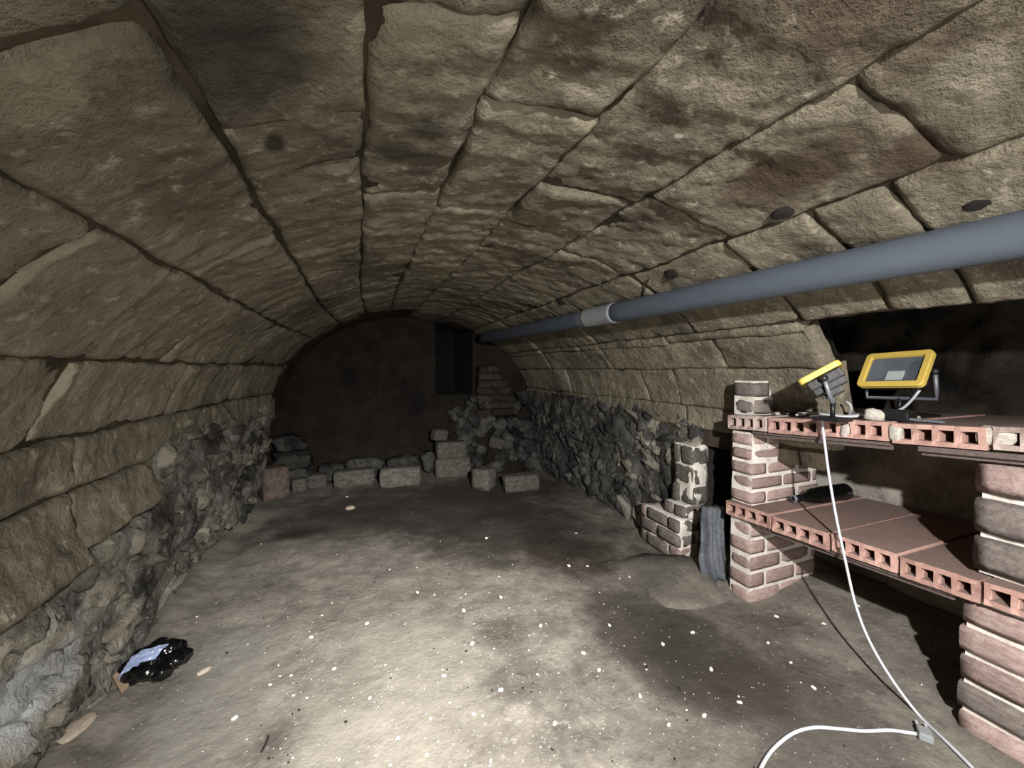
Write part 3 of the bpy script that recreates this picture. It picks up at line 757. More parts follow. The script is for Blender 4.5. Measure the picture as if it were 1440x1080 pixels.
# ------------------------------------------------------------------ floodlights
def rrect(w_, h_, r, n=5):
    out = []
    for (cx, cy, a0) in ((w_ / 2 - r, h_ / 2 - r, 0), (-w_ / 2 + r, h_ / 2 - r, PI / 2), (-w_ / 2 + r, -h_ / 2 + r, PI), (w_ / 2 - r, -h_ / 2 + r, 1.5 * PI)):
        for k in range(n + 1):
            a = a0 + PI / 2 * k / n; out.append((cx + r * math.cos(a), cy + r * math.sin(a)))
    return out
def floodlight(mat4, label, stand_pts, W_=0.215, H_=0.155):
    base = Vector(stand_pts['base'])
    root = empty('floodlight', base, label, 'floodlight', 'yellow floodlights on the upper shelf')
    def put(o): o.matrix_world = mat4; o.matrix_basis = mat4; attach(o, root); return o
    # yellow frame: outer lip, front face ring, inner chamfer, back
    rings = [(rrect(W_, H_, 0.018), -0.020), (rrect(W_, H_, 0.018), -0.003), (rrect(W_ - 0.006, H_ - 0.006, 0.016), 0.0),
             (rrect(W_ - 0.040, H_ - 0.040, 0.006), 0.0), (rrect(W_ - 0.046, H_ - 0.046, 0.005), -0.012), (rrect(W_ - 0.046, H_ - 0.046, 0.005), -0.020)]
    vs = [(x, y, z) for r, z in rings for (x, y) in r]; n = len(rings[0][0]); fs = []
    for a in range(len(rings)):
        b2 = (a + 1) % len(rings)
        for k in range(n): fs.append((a * n + k, a * n + (k + 1) % n, b2 * n + (k + 1) % n, b2 * n + k))
    o = mesh_obj('frame', vs, fs, M['yellow']); bmx = bmesh.new(); bmx.from_mesh(o.data); bmesh.ops.recalc_face_normals(bmx, faces=bmx.faces); bmx.to_mesh(o.data); bmx.free(); put(o)
    bm = bmesh.new()                                             # dished reflector
    for (w0, h0, z0, w1, h1, z1) in ((W_ - 0.048, H_ - 0.048, -0.012, 0.075, 0.055, -0.0195),):
        A = [bm.verts.new((sx * w0 / 2, sy * h0 / 2, z0)) for sx, sy in ((-1, -1), (1, -1), (1, 1), (-1, 1))]
        B = [bm.verts.new((sx * w1 / 2, sy * h1 / 2, z1)) for sx, sy in ((-1, -1), (1, -1), (1, 1), (-1, 1))]
        for k in range(4): bm.faces.new((A[k], A[(k + 1) % 4], B[(k + 1) % 4], B[k]))
        bm.faces.new(B)
    put(bm_obj('reflector', bm, M['reflector']))
    bm = bmesh.new(); box(bm, -0.022, 0.032, -0.044, -0.004, -0.0195, -0.0145, 0.001); put(bm_obj('led_panel', bm, M['led']))
    bm = bmesh.new(); box(bm, -(W_ - 0.05) / 2, (W_ - 0.05) / 2, -(H_ - 0.05) / 2, (H_ - 0.05) / 2, -0.009, -0.006); put(bm_obj('glass', bm, M['glass']))
    bm = bmesh.new(); box(bm, -W_ / 2 + 0.012, W_ / 2 - 0.012, -H_ / 2 + 0.012, H_ / 2 - 0.012, -0.055, -0.021, 0.006); hs = put(bm_obj('housing', bm, M['black']))
    for k in range(9):
        bm = bmesh.new(); x = -W_ / 2 + 0.03 + k * (W_ - 0.06) / 8
        box(bm, x - 0.002, x + 0.002, -H_ / 2 + 0.018, H_ / 2 - 0.018, -0.074, -0.054, 0.0008)
        f = bm_obj('cooling_fin', bm, M['black']); f.matrix_basis = mat4; attach(f, hs)
    bm = bmesh.new(); box(bm, -0.035, 0.035, -0.025, 0.025, -0.098, -0.073, 0.004); jb = put(bm_obj('junction_box', bm, M['black']))
    bm = tube([Vector((0.0, -0.025, -0.086)), Vector((0.0, -0.04, -0.086))], 0.008, 10); g = bm_obj('cable_gland', bm, M['grey_metal'], smooth=True); g.matrix_basis = mat4; attach(g, jb)
    # U bracket from the sides of the housing to the stand
    ax = mat4 @ Vector((-W_ / 2 - 0.004, 0, -0.035)); bx = mat4 @ Vector((W_ / 2 + 0.004, 0, -0.035))
    dn = stand_pts['down']; a2, b2 = ax + Vector(dn), bx + Vector(dn)
    put_pts = [ax, ax + Vector(dn) * 0.6, a2, (a2 + b2) / 2, b2, bx + Vector(dn) * 0.6, bx]
    o = bm_obj('bracket', tube(put_pts, 0.007, 8), M['grey_metal'], root, smooth=True, world=True)
    for e in (ax, bx):
        bm = bmesh.new(); bmesh.ops.create_uvsphere(bm, u_segments=12, v_segments=8, radius=0.013); k = bm_obj('knob', bm, M['black'], smooth=True); k.location = e; attach(k, root)
    mid = (a2 + b2) / 2
    if 'legs' in stand_pts:
        for (p, q2) in stand_pts['legs']:
            bm_obj('leg', tube([Vector(p), Vector(q2)], 0.008, 8), stand_pts.get('legmat', M['grey_metal']), root, smooth=True, world=True)
    bm_obj('post', tube([mid, Vector((mid.x, mid.y, base.z + 0.01))], 0.008, 8), M['black'], root, smooth=True, world=True)
    bm = bmesh.new(); bs = stand_pts['foot']; box(bm, mid.x - bs[0] / 2, mid.x + bs[0] / 2, mid.y - bs[1] / 2, mid.y + bs[1] / 2, base.z + 0.001, base.z + 0.014, 0.003)
    bm_obj('base_plate', bm, M['black'], root, world=True)
    return root
def axang(wv):
    v = Vector(wv); return Matrix.Rotation(v.length, 4, v.normalized())
sc_ = 0.215 / 0.29
cR = EYE + (Vector((2.614, 1.237, 1.108)) - EYE) * sc_
mR = Matrix.Translation(cR) @ axang((0.753, -0.877, -1.445))
zb = up_top(cR.y) + 0.002
floodlight(mR, 'yellow-framed floodlight facing the room on the upper shelf, its square lamp panel showing',
           {'base': (cR.x + 0.03, cR.y, zb), 'down': (0.02, 0, -0.10), 'foot': (0.16, 0.18)})
# left lamp: its face is seen edge-on, fins and bracket below
cL = EYE + ray(1151, 523).normalized() * 1.83
vx = ray(1151, 523).normalized()
iu = (ray(1180, 507) - ray(1123, 537)).normalized(); iy = (iu - vx * iu.dot(vx)).normalized()
nn = vx.cross(iy).normalized()
if nn.z < 0: nn = -nn
lx = iy.cross(nn).normalized()
rotT = Matrix.Rotation(math.radians(-5), 4, iy)
mL = Matrix((lx, iy, nn)).transposed().to_4x4(); mL = rotT @ mL; mL.translation = cL
floodlight(mL, 'floodlight seen edge-on at the left of the upper shelf, thin yellow rim and dark fins',
           {'base': (cL.x + 0.02, cL.y, up_top(cL.y) + 0.002), 'down': (0.03, -0.01, -0.08), 'foot': (0.08, 0.09)}, 0.19, 0.135)

# ------------------------------------------------------------------ cables
cab = [onX(1230, 583, 1.80), onX(1200, 584, 1.74), onX(1170, 583, 1.69), onX(1157, 585, 1.662)]
cab += [onX(u, v, 1.645) for (u, v) in ((1156, 592), (1160, 625), (1166, 670), (1176, 728), (1188, 785), (1203, 850), (1222, 900), (1252, 952), (1290, 1003))]
for u, v in ((1328, 1045), (1365, 1082), (1420, 1140)):
    p = onZ(u, v, 0.0); cab.append(Vector((p.x, p.y, floor_z(p.x, p.y) + 0.007)))
cab[0].z = up_top(cab[0].y) + 0.014; cab[1].z = up_top(cab[1].y) + 0.010; cab[2].z = up_top(cab[2].y) + 0.009; cab[3].z = up_top(cab[3].y) + 0.008
tag(bm_obj('hanging_cable', tube(spline(cab, 8), 0.0046, 8), M['cable'], smooth=True), 'pale grey cable hanging from the upper shelf down to the floor', 'cable')
fc = []
for u, v in ((1060, 1110), (1072, 1078), (1088, 1052), (1115, 1033), (1145, 1024), (1180, 1025), (1215, 1027), (1250, 1030), (1276, 1033), (1293, 1037)):
    p = onZ(u, v, 0.0); fc.append(Vector((p.x, p.y, floor_z(p.x, p.y) + 0.007)))
fcr = empty('floor_cable', fc[4], 'pale cable bent across the dirt floor, ending in a plug', 'cable')
bm_obj('flex', tube(spline(fc, 8), 0.0050, 8), M['cable'], fcr, smooth=True, world=True)
p = onZ(1300, 1040, 0.0); zf = floor_z(p.x, p.y)
bm = bmesh.new(); box(bm, -0.020, 0.020, -0.016, 0.016, 0.002, 0.026, 0.005)
o = bm_obj('plug', bm, M['pipe_pale'], None); o.location = (p.x, p.y, zf); o.rotation_euler = (0, 0, 0.6); attach(o, fcr)
for k in (-1, 1):
    bm = bmesh.new(); box(bm, 0.020, 0.046, k * 0.010 - 0.003, k * 0.010 + 0.003, 0.010, 0.018, 0.001)
    o2 = bm_obj('prong', bm, M['cable'], None); o2.location = (p.x, p.y, zf); o2.rotation_euler = (0, 0, 0.6); attach(o2, fcr)

def shelf_cable(pts, label, r=0.005, mat='cable'):
    q = [onX(u, v, x) for (u, v, x) in pts]
    return tag(bm_obj('shelf_cable', tube(spline(q, 6), r, 7), M[mat], smooth=True), label, 'cable', 'cables lying on the upper shelf')
def lay(pts, label, r=0.005, mat='cable', lift=0.0):
    q = []
    for (u, x, dz) in pts:
        d = ray(u, 540); y = d.y * x / d.x
        q.append(Vector((x, y, up_top(y) + r + dz + lift)))
    return tag(bm_obj('shelf_cable', tube(spline(q, 6), r, 7), M[mat], smooth=True), label, 'cable', 'cables lying on the upper shelf')
lay([(1120, 1.74, 0.002), (1140, 1.75, 0.012), (1165, 1.73, 0.008), (1190, 1.76, 0.004), (1212, 1.75, 0.012), (1224, 1.73, 0.004)], 'pale cable looping along the upper shelf below the left floodlight')
lay([(1195, 1.82, 0.004), (1198, 1.80, 0.03), (1196, 1.79, 0.05), (1191, 1.79, 0.06)], 'short pale cable end curling up between the two floodlights', 0.004)
lay([(1105, 1.80, 0.0), (1130, 1.84, 0.01), (1155, 1.85, 0.002), (1180, 1.88, 0.012), (1205, 1.86, 0.0), (1235, 1.9, 0.008)], 'black cable snaking on the upper shelf behind the pale one', 0.006, 'black')
lay([(1294, 1.97, 0.10), (1284, 1.95, 0.065), (1272, 1.90, 0.035), (1258, 1.85, 0.02), (1240, 1.82, 0.012), (1218, 1.80, 0.004)], 'grey cable sagging down from the right floodlight', 0.005)
# clutter between the lamps
p = onX(1232, 585, 1.73); me = blob_mesh('plaster_lump', 4, n=4, rough=0.22, power=4); me.materials.append(M['plaster_lump'])
tag(share('plaster_lump', me, (p.x, p.y, up_top(p.y) + 0.019), (0.1, 0, 0.3), (0.05, 0.058, 0.042)), 'white plaster lump on the front edge of the upper shelf', 'lump')
p = onX(1262, 586, 1.75); ad = empty('black_adaptor', (p.x, p.y, up_top(p.y)), 'black adaptor box under the right floodlight beside the white lump', 'adaptor')
bm = bmesh.new(); box(bm, -0.03, 0.03, -0.042, 0.042, 0.001, 0.036, 0.005); o = bm_obj('case', bm, M['black'], ad)
bm = bmesh.new(); box(bm, -0.022, 0.022, -0.03, 0.03, 0.036, 0.0385, 0.001); o = bm_obj('lid', bm, M['black'], ad)
p = onX(1296, 590, 1.74); ir = empty('flat_tool', (p.x, p.y, up_top(p.y)), 'flat grey metal strip lying on the upper shelf right of the black adaptor', 'tool')
bm = bmesh.new(); box(bm, -0.010, 0.010, -0.055, 0.055, 0.001, 0.010, 0.003); bm_obj('blade', bm, M['grey_metal'], ir)
bm = bmesh.new(); box(bm, -0.014, 0.014, 0.055, 0.12, 0.001, 0.020, 0.005); bm_obj('handle', bm, M['black'], ir)
lumps = [(1095, 1.80, 0.022, 'small pale crumb at the left end of the upper shelf'), (1128, 1.78, 0.028, 'greyish crumb on the upper shelf under the left floodlight'),
         (1206, 1.84, 0.022, 'small white crumb on the upper shelf between the floodlights'), (1228, 1.88, 0.034, 'flat pale crumb behind the white plaster lump'), (1288, 1.84, 0.022, 'tiny white crumb behind the grey metal strip')]
for (u, x, s, lab) in lumps:
    d = ray(u, 540); y = d.y * x / d.x
    me = blob_mesh('plaster_crumb', u * 0.1, n=3, rough=0.3); me.materials.append(M['plaster_lump'])
    tag(share('plaster_crumb', me, (x, y, up_top(y) + s * 0.3), (0, 0, u), (s, s * 1.2, s * 0.7)), lab, 'crumb', 'crumbs on the upper shelf')

# ------------------------------------------------------------------ wine bottle on the lower shelf
prof = [(0, 0.012), (0.022, 0.004), (0.035, 0.0), (0.039, 0.006), (0.039, 0.175), (0.034, 0.205), (0.021, 0.235), (0.0155, 0.255), (0.0145, 0.29), (0.0165, 0.291), (0.0165, 0.301), (0.013, 0.303), (0.011, 0.303), (0.0, 0.296)]
neck, basep = onX(1104, 703, 1.80), onX(1192, 690, 2.0)
neck = Vector((1.87, 1.262, 0)); basep = Vector((2.06, 1.045, 0))
neck = onZ(1104, 703, low_top(1.25) + 0.024); basep = onZ(1190, 690, low_top(1.15) + 0.044)
ax = (neck - basep).normalized()
bt = empty('wine_bottle', (basep + neck) / 2, 'dark wine bottle lying on its side on the lower shelf, neck to the left', 'bottle')
bt.location.z = low_top(bt.location.y)
def along(o): 
    bt_dir = Vector((ax.x, ax.y, -0.06)).normalized()
    o.rotation_euler = bt_dir.to_track_quat('Z', 'Y').to_euler(); o.location = (basep.x, basep.y, low_top(basep.y) + 0.043); attach(o, bt)
along(bm_obj('body', lathe(prof, 28), M['bottle'], smooth=True))
along(bm_obj('neck_foil', lathe([(0.0150, 0.258), (0.0158, 0.262), (0.0152, 0.288)], 24), M['black'], smooth=True))
along(bm_obj('mouth_ring', lathe([(0.0105, 0.3045), (0.0165, 0.3045), (0.0175, 0.300), (0.0168, 0.295)], 24), M['grey_metal'], smooth=True))

# ------------------------------------------------------------------ blue-grey sheet in the dark gap
c0 = onZ(1003, 812, 0.03); vs = []; fs = []
nu, nv = 14, 22
for side in (0, 1):
    for j in range(nv + 1):
        for i in range(nu + 1):
            s, t = i / nu - 0.5, j / nv
            w2 = 0.135 * (1 - 0.22 * t + 0.05 * math.sin(t * 9)); p = Vector((s * w2, 0, t * 0.345))
            p.y = 0.035 * math.cos(s * PI) * (1 if side == 0 else -0.5) * -1 + 0.016 * math.sin(s * 16 + t * 3) + fr(p, 9, 3, 4) * 0.016
            p.y += 0.06 * t - (0.0 if side == 0 else -0.012); p.x += 0.02 * t * t + fr(p, 6, 2, 1) * 0.008
            vs.append(p)
W2 = (nu + 1) * (nv + 1)
for j in range(nv):
    for i in range(nu):
        a = j * (nu + 1) + i; f = (a, a + 1, a + nu + 2, a + nu + 1); fs.append(f); fs.append(tuple(W2 + k for k in f[::-1]))
rim = [i for i in range(nu + 1)] + [j * (nu + 1) + nu for j in range(1, nv + 1)] + [nv * (nu + 1) + i for i in range(nu - 1, -1, -1)] + [j * (nu + 1) for j in range(nv - 1, 0, -1)]
for k in range(len(rim)): a, b2 = rim[k], rim[(k + 1) % len(rim)]; fs.append((b2, a, W2 + a, W2 + b2))
o = mesh_obj('folded_sheet', vs, fs, M['bluesack'], smooth=True); o.location = (c0.x, c0.y, floor_z(c0.x, c0.y)); o.rotation_euler = (0, 0, -0.45)
tag(o, 'crumpled blue-grey sheet standing in the dark gap left of the white-mortared pier', 'sheet')

# grey mortar slab sloping in front of the gap
poly = [onZ(u, v, 0.02) for (u, v) in ((862, 788), (905, 772), (960, 782), (1000, 812), (1026, 842), (985, 854), (938, 852), (905, 825))]
cen = sum(poly, Vector()) / len(poly); vs = []; fs = []
rad = [1.0, 0.93, 0.7, 0.4]; hh = [-0.004, 0.022, 0.026, 0.03]
dense = []
for k in range(len(poly)):
    for t in range(4): dense.append(poly[k].lerp(poly[(k + 1) % len(poly)], t / 4))
for r, h_ in zip(rad, hh):
    for p in dense:
        q = cen.lerp(p, r * (1 + 0.05 * fr(p, 9, 2, 3))); q.z = floor_z(q.x, q.y) + h_ - 0.008 + fr(q, 10, 3, 2) * 0.006; vs.append(q)
n = len(dense)
for a in range(3):
    for k in range(n): fs.append((a * n + k, a * n + (k + 1) % n, (a + 1) * n + (k + 1) % n, (a + 1) * n + k))
q = cen.copy(); q.z = floor_z(cen.x, cen.y) + 0.022; vs.append(q)
for k in range(n): fs.append((3 * n + k, 3 * n + (k + 1) % n, 4 * n))
tag(mesh_obj('mortar_slab', vs, fs, M['slab'], smooth=True, loc=cen), 'smooth grey mortar slab spilled on the floor left of the red pier', 'slab')

# ------------------------------------------------------------------ black plastic bundle and scraps by the left wall
p = onZ(221, 950, 0.0); zf = floor_z(p.x, p.y)
bd = empty('plastic_bundle', (p.x, p.y, zf), 'glossy black crumpled plastic bundle on the floor by the left wall', 'bundle')
right2 = Vector((RT.x, RT.y, 0)).normalized(); fwd2 = Vector((FW.x, FW.y, 0)).normalized()
bm = bmesh.new(); bmesh.ops.create_icosphere(bm, subdivisions=5, radius=1)
lob = [Vector((math.cos(a), math.sin(a), 0.05 + 0.32 * (k_ % 2))).normalized() for k_, a in enumerate(rng(0.2, 0.2 + 2 * PI, 10)[:-1])] + [Vector((math.cos(a) * 0.6, math.sin(a) * 0.6, 1)).normalized() for a in (0.4, 1.6, 3.2, 4.6)]
for q in bm.verts:
    d = q.co.normalized(); k = 0.64
    for l in lob:                                                # union of bulges seen from the middle
        c_ = l * 0.66; b_ = d.dot(c_); q_ = b_ * b_ - c_.dot(c_) + 0.32 ** 2
        if q_ > 0: k = max(k, b_ + math.sqrt(q_))
    k += fr(d, 3, 3, 2) * 0.05 + abs(fr(d, 6, 3, 8)) * 0.04
    q.co = Vector((d.x * 0.105 * k, d.y * 0.095 * k, max(d.z, -0.45) * 0.080 * k + 0.034))
bm_obj('bag', bm, M['blackbag'], bd, smooth=True)
# pale blue film across the bundle
vs = []; fs = []; nu, nv = 14, 10
for j in range(nv + 1):
    for i in range(nu + 1):
        s, t = i / nu - 0.5, j / nv - 0.5
        q = right2 * (s * 0.080 + 0.008) + fwd2 * (t * 0.055 - 0.055 + s * 0.05)
        dd = (q.x / 0.108) ** 2 + (q.y / 0.100) ** 2
        q.z = 0.036 + 0.080 * math.sqrt(max(0.02, 1 - dd * 0.8)) + abs(fr(q, 40, 3, 3)) * 0.012 
        vs.append(q)
for j in range(nv):
    for i in range(nu): a = j * (nu + 1) + i; fs.append((a, a + 1, a + nu + 2, a + nu + 1))
o = mesh_obj('blue_film', vs, fs, M['bluelabel']); o.parent = bd; o['label'] = 'pale blue shiny film'
so = o.modifiers.new('s', 'SOLIDIFY'); so.thickness = 0.003
for (a, r, s) in ((3.6, 0.105, 0.020), (4.4, 0.105, 0.022), (5.0, 0.10, 0.024), (0.2, 0.10, 0.02)):
    pass
# cardboard scrap
cp = onZ(181, 932, 0.02); vs = [onZ(u, v, 0.0) for (u, v) in ((157, 968), (169, 961), (182, 980), (171, 994))]
c = sum(vs, Vector()) / 4; bm = bmesh.new()
ring = [bm.verts.new(Vector((q.x - c.x, q.y - c.y, floor_z(q.x, q.y) + 0.008 + k * 0.003))) for k, q in enumerate(vs)]
f = bm.faces.new(ring); r = bmesh.ops.extrude_face_region(bm, geom=[f]); bmesh.ops.translate(bm, verts=[g for g in r['geom'] if isinstance(g, bmesh.types.BMVert)], vec=(0, 0, 0.005))
bmesh.ops.recalc_face_normals(bm, faces=bm.faces)
o = bm_obj('cardboard_scrap', bm, M['card']); o.location = (c.x, c.y, 0); tag(o, 'small tan cardboard scrap beside the black plastic bundle', 'scrap')

# ------------------------------------------------------------------ loose stones
def lump(name, protos_, u, v, size, rz, label, cat, group=None, dz=0.0, y=None, rx=0.0):
    """stand a stone so that the middle of its foot is at pixel (u, v) on the floor"""
    p = onZ(u, v, 0.0) if y is None else onY(u, v, y)
    zf = floor_z(p.x, p.y) if y is None else p.z
    o = share(name, R_.choice(protos_), (p.x, p.y, zf + size[2] / 2 - 0.006 + dz), (rx, 0, rz), size)
    return tag(o, label, cat, group)
FLK = protos('pale_flake', M['flake'], 3, n=3, rough=0.3, power=2.6)
TER = protos('terracotta_block', M['terra'], 1, n=4, rough=0.05, power=14)
lump('stone_flake', FLK, 108, 1050, (0.05, 0.10, 0.03), -0.35, 'long pale buff stone flake on the floor in the bottom left corner', 'stone')
lump('stone_flake', FLK, 287, 944, (0.018, 0.045, 0.018), -0.9, 'small buff flake on the floor right of the black bundle', 'stone')
lump('stone_flake', FLK, 493, 716, (0.07, 0.05, 0.03), 0.2, 'pale flake on the dark floor in front of the row of blocks', 'stone')
lump('terracotta_block', TER, 385, 699, (0.20, 0.20, 0.275), 0.45, 'upright reddish-brown terracotta block at the foot of the left wall', 'block')
gb = 'squared blocks along the end wall'
lump('stone_block', BLK, 420, 690, (0.12, 0.12, 0.12), 0.3, 'small grey block right behind the terracotta block', 'block', gb)
lump('stone_block', BLK, 446, 684, (0.17, 0.12, 0.13), 0.1, 'dark squared block between the small grey one and the long row', 'block', gb)
lump('stone_block', BLK, 498, 682, (0.36, 0.15, 0.16), 0.02, 'long grey block forming the left half of the row at the end wall', 'block', gb)
lump('stone_block', BLK, 563, 682, (0.37, 0.16, 0.18), -0.02, 'long grey block forming the right half of the row at the end wall', 'block', gb)
lump('stone_block', BLK, 636, 668, (0.36, 0.18, 0.205), -0.08, 'pale slab at the bottom of the two-stone stack below the opening', 'block', gb)
lump('stone_block', BLK, 634, 668, (0.31, 0.16, 0.17), 0.05, 'darker stone lying on the pale slab below the opening', 'block', gb, dz=0.196)
lump('stone_block', BLK, 681, 686, (0.18, 0.18, 0.19), 0.75, 'pale cornerwise block in front of the rubble heap', 'block', gb)
lump('stone_block', BLK, 732, 688, (0.33, 0.15, 0.15), -0.05, 'long pale block right of the cornerwise one', 'block', gb)
# dark stepped stones at the left end of the end wall
gs = 'dark stones piled at the left end of the end wall'
for (x, yv, z_, sx, sz, lab) in ((-0.58, 4.22, 0.00, 0.34, 0.17, 'wide dark stone at the bottom of the left-hand pile by the end wall'), (-0.60, 4.22, 0.175, 0.28, 0.15, 'dark stone in the middle of the left-hand pile by the end wall'),
                              (-0.62, 4.23, 0.33, 0.25, 0.14, 'dark stone on top of the left-hand pile by the end wall')):
    tag(share('dark_stone', R_.choice(RUBD), (x, yv, z_ + sz / 2), (0, 0, R_.uniform(-0.2, 0.2)), (sx, 0.2, sz)), lab, 'stone', gs)
# low dark ledge between the pile and the opening
for (x, sx, hz, lab) in ((-0.26, 0.26, 0.17, 'low dark stone behind the row of blocks, next to the left-hand pile'), (0.06, 0.36, 0.20, 'long low dark stone behind the left half of the block row'),
                         (0.42, 0.34, 0.19, 'long low dark stone behind the right half of the block row'), (0.70, 0.20, 0.21, 'low dark stone behind the row, nearest the two-stone stack')):
    tag(share('dark_stone', R_.choice(RUBD), (x, 4.29, hz / 2 - 0.005), (0, 0, R_.uniform(-0.05, 0.05)), (sx * 0.86, 0.16, hz)), lab, 'stone', 'dark stones behind the block row')
# rubble heap under and right of the opening
heap = tag(None or empty('rubble_heap', (1.25, 4.2, 0)), 'dark heap of earth and rubble below the opening in the end wall', 'heap')
vs = []; fs = []; nx, ny = 44, 24
def heap_t(x, yv): return smooth(0.0, 0.95, (yv - 4.24 + 0.32 * smooth(1.05, 1.35, x)) / (0.14 + 0.32 * smooth(1.05, 1.35, x)) + 0.25 * fr((x, yv, 0), 3, 2, 1)) * smooth(0.76, 1.0, x) * (1 - 0.35 * smooth(1.25, 1.75, x))
for j in range(ny + 1):
    for i in range(nx + 1):
        x = 0.70 + 1.12 * i / nx; yv = 3.88 + 0.49 * j / ny
        t = heap_t(x, yv)
        p = Vector((x, yv, 0)); vs.append(Vector((x, yv, floor_z(x, yv) - 0.01 + t * 0.72 + fr(p, 6, 4, 3) * 0.05 * t)))
for j in range(ny):
    for i in range(nx): a = j * (nx + 1) + i; fs.append((a, a + 1, a + nx + 2, a + nx + 1))
mesh_obj('earth', vs, fs, M['back'], heap, smooth=True)
def heap_z(x, yv):
    return heap_t(x, yv) * 0.72
named = [(608, 615, 0.10, 0.08, 'squarish stone lying loose at the left flank of the rubble heap'), (651, 596, 0.16, 0.17, 'palest upright stone on the rubble heap just below the opening'),
         (684, 594, 0.19, 0.14, 'tilted grey stone on the rubble heap right of the palest one'), (697, 622, 0.16, 0.12, 'rounded dark stone low on the rubble heap')]
gh = 'loose stones on the rubble heap'
def on_heap(u, v):
    d = ray(u, v); t = 3.8
    while t < 4.7:
        p = EYE + d * (t / d.y)
        if p.y > 3.89 and p.z <= floor_z(p.x, p.y) + heap_z(p.x, p.y) + 0.0: return p
        t += 0.01
    return EYE + d * (4.3 / d.y)
u, v, sx, sz, lab = named.pop(0)
tag(share('heap_stone', BLK[2], (0.765, 4.10, 0.375 + 0.055), (0.05, 0.1, 0.3), (0.15, 0.12, 0.115)), 'squarish stone balanced on the left end of the two-stone stack', 'stone', gh)
for (u, v, sx, sz, lab) in named:
    p = on_heap(u, v)
    tag(share('heap_stone', R_.choice(BLK), (p.x, p.y - 0.02, p.z), (R_.uniform(-.3, .3), R_.uniform(-.4, .4), R_.uniform(-.5, .5)), (sx, 0.10, sz)), lab, 'stone', gh)
for k in range(90):
    u, v = R_.uniform(640, 775), R_.uniform(556, 668)
    p = on_heap(u, v); s = R_.uniform(0.07, 0.17)
    o = share('stone', R_.choice(RUBD), (p.x, p.y, p.z - 0.005), (R_.uniform(-1, 1), R_.uniform(-1, 1), R_.uniform(-3, 3)), (s * 1.2, s, s * 0.8), heap)
# broken leaning masonry right of the opening
lm = empty('leaning_masonry', (1.4, 4.3, 0.7), 'leaning reddish stub of brickwork right of the dark opening', 'masonry')
for k in range(7):
    z_ = 0.62 + k * 0.080; ww = 0.42 - 0.045 * max(0, k - 2)
    for s in range(2):
        if s == 0:
            cb = bmesh.new(); box(cb, 1.235, 1.225 + ww, 4.26, 4.345, z_ - 0.04, z_ + 0.04); bm_obj('mortar', cb, M['back'], lm, world=True)
        sp = 0.62 if k % 2 else 0.40
        wb = ww * (sp if s == 0 else 1 - sp); xb_ = 1.23 + (wb / 2 if s == 0 else ww * sp + wb / 2)
        share('brick', R_.choice(BRKD), (xb_ + R_.uniform(-.015, .015), 4.29 + R_.uniform(-0.03, 0.012), z_), (R_.uniform(-.1, .1), R_.uniform(-.10, .14), R_.uniform(-.15, .15)), (wb * R_.uniform(0.92, 1.05), 0.13, 0.078), lm)

# ------------------------------------------------------------------ grit and chips on the floor
CH = protos('stone_chip', M['chip'], 4, n=2, rough=0.3, power=2.6)
chips = [(624, 953), (587, 833), (652, 860), (684, 757), (666, 1008), (704, 973), (800, 799), (826, 797), (974, 890), (1000, 938), (1158, 882), (1206, 866), (842, 942), (756, 949), (516, 877),
         (438, 895), (380, 962), (488, 698), (810, 749), (990, 1006), (857, 880), (664, 905), (560, 1040), (600, 1062), (690, 1072), (1080, 905), (1092, 868), (880, 806), (876, 800), (885, 812),
         (1112, 930), (1144, 968), (900, 980), (940, 1020), (780, 1020), (520, 985), (330, 1010), (470, 940), (760, 880), (704, 840), (548, 800), (932, 905), (1040, 985), (820, 918)]
for (u, v) in chips:
    p = onZ(u, v, 0); d = (p - EYE).length; s = R_.uniform(2.2, 4.2) * d / F
    o = share('stone_chip', R_.choice(CH), (p.x, p.y, floor_z(p.x, p.y) + s * 0.2), (R_.uniform(-.4, .4), 0, R_.uniform(0, 6)), (s * 1.4, s, s * 0.7))
    tag(o, 'small pale stone chip lying on the dirt floor', 'stone chip', 'pale stone chips on the floor')
bm = bmesh.new(); cnt = 0
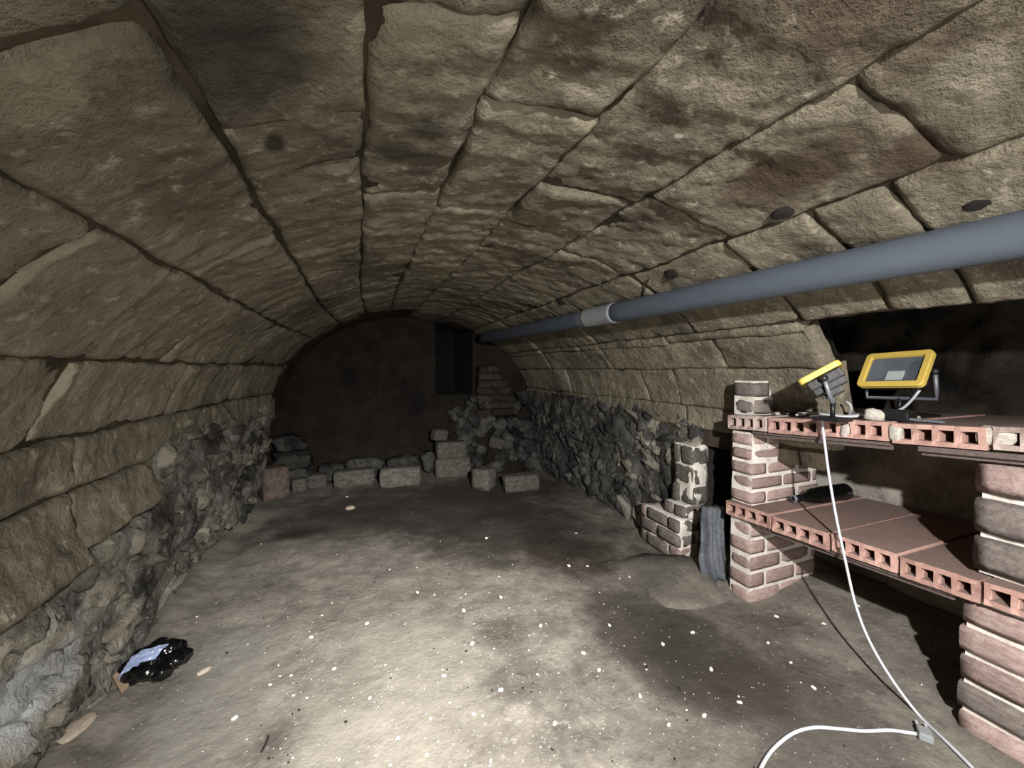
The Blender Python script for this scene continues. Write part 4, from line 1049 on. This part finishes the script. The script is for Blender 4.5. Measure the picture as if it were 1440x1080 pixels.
while cnt < 900:
    if R_.random() < 0.62: u, v = R_.gauss(690, 190), R_.gauss(950, 95)
    else: u, v = R_.uniform(180, 1330), R_.uniform(700, 1079)
    if v < 700 or v > 1079: continue
    p = onZ(u, v, 0)
    if p.x < wall_foot(p.y) + 0.08 or p.x > 2.2: continue
    s = R_.uniform(0.0008, 0.0024) * (1 + 1.2 * (R_.random() < 0.12)); z_ = floor_z(p.x, p.y)
    e = [Vector((1, 0, 0)), Vector((-1, 0, 0)), Vector((0, 1, 0)), Vector((0, -1, 0)), Vector((0, 0, 1)), Vector((0, 0, -1))]
    vv = [bm.verts.new(Vector((p.x, p.y, z_ + s * 0.4)) + q * s * R_.uniform(0.6, 1.4)) for q in e]
    for (a, b2, c) in ((0, 2, 4), (2, 1, 4), (1, 3, 4), (3, 0, 4), (2, 0, 5), (1, 2, 5), (3, 1, 5), (0, 3, 5)): bm.faces.new((vv[a], vv[b2], vv[c]))
    cnt += 1
tag(bm_obj('floor_grit', bm, M['grit']), 'fine white grit scattered over the dirt floor', 'grit', kind='stuff')
bm = bmesh.new(); cnt = 0
while cnt < 70:
    u, v = R_.uniform(300, 1300), R_.uniform(720, 1079); p = onZ(u, v, 0)
    if p.x < wall_foot(p.y) + 0.06 or p.x > 2.2: continue
    s = R_.uniform(0.002, 0.006); z_ = floor_z(p.x, p.y)
    vv = [bm.verts.new(Vector((p.x, p.y, z_ + s * 0.3)) + q * s * R_.uniform(0.6, 1.4)) for q in e]
    for (a, b2, c) in ((0, 2, 4), (2, 1, 4), (1, 3, 4), (3, 0, 4), (2, 0, 5), (1, 2, 5), (3, 1, 5), (0, 3, 5)): bm.faces.new((vv[a], vv[b2], vv[c]))
    cnt += 1
tag(bm_obj('dark_grit', bm, M['wood']), 'dark crumbs and splinters scattered over the dirt floor', 'grit', kind='stuff')
q = [onZ(u, v, 0) for (u, v) in ((368, 1062), (374, 1050), (378, 1038))]
for p in q: p.z = floor_z(p.x, p.y) + 0.005
tag(bm_obj('twig', tube(spline(q, 4), 0.003, 6), M['wood'], smooth=True), 'short dark twig on the floor near the bottom edge', 'twig')
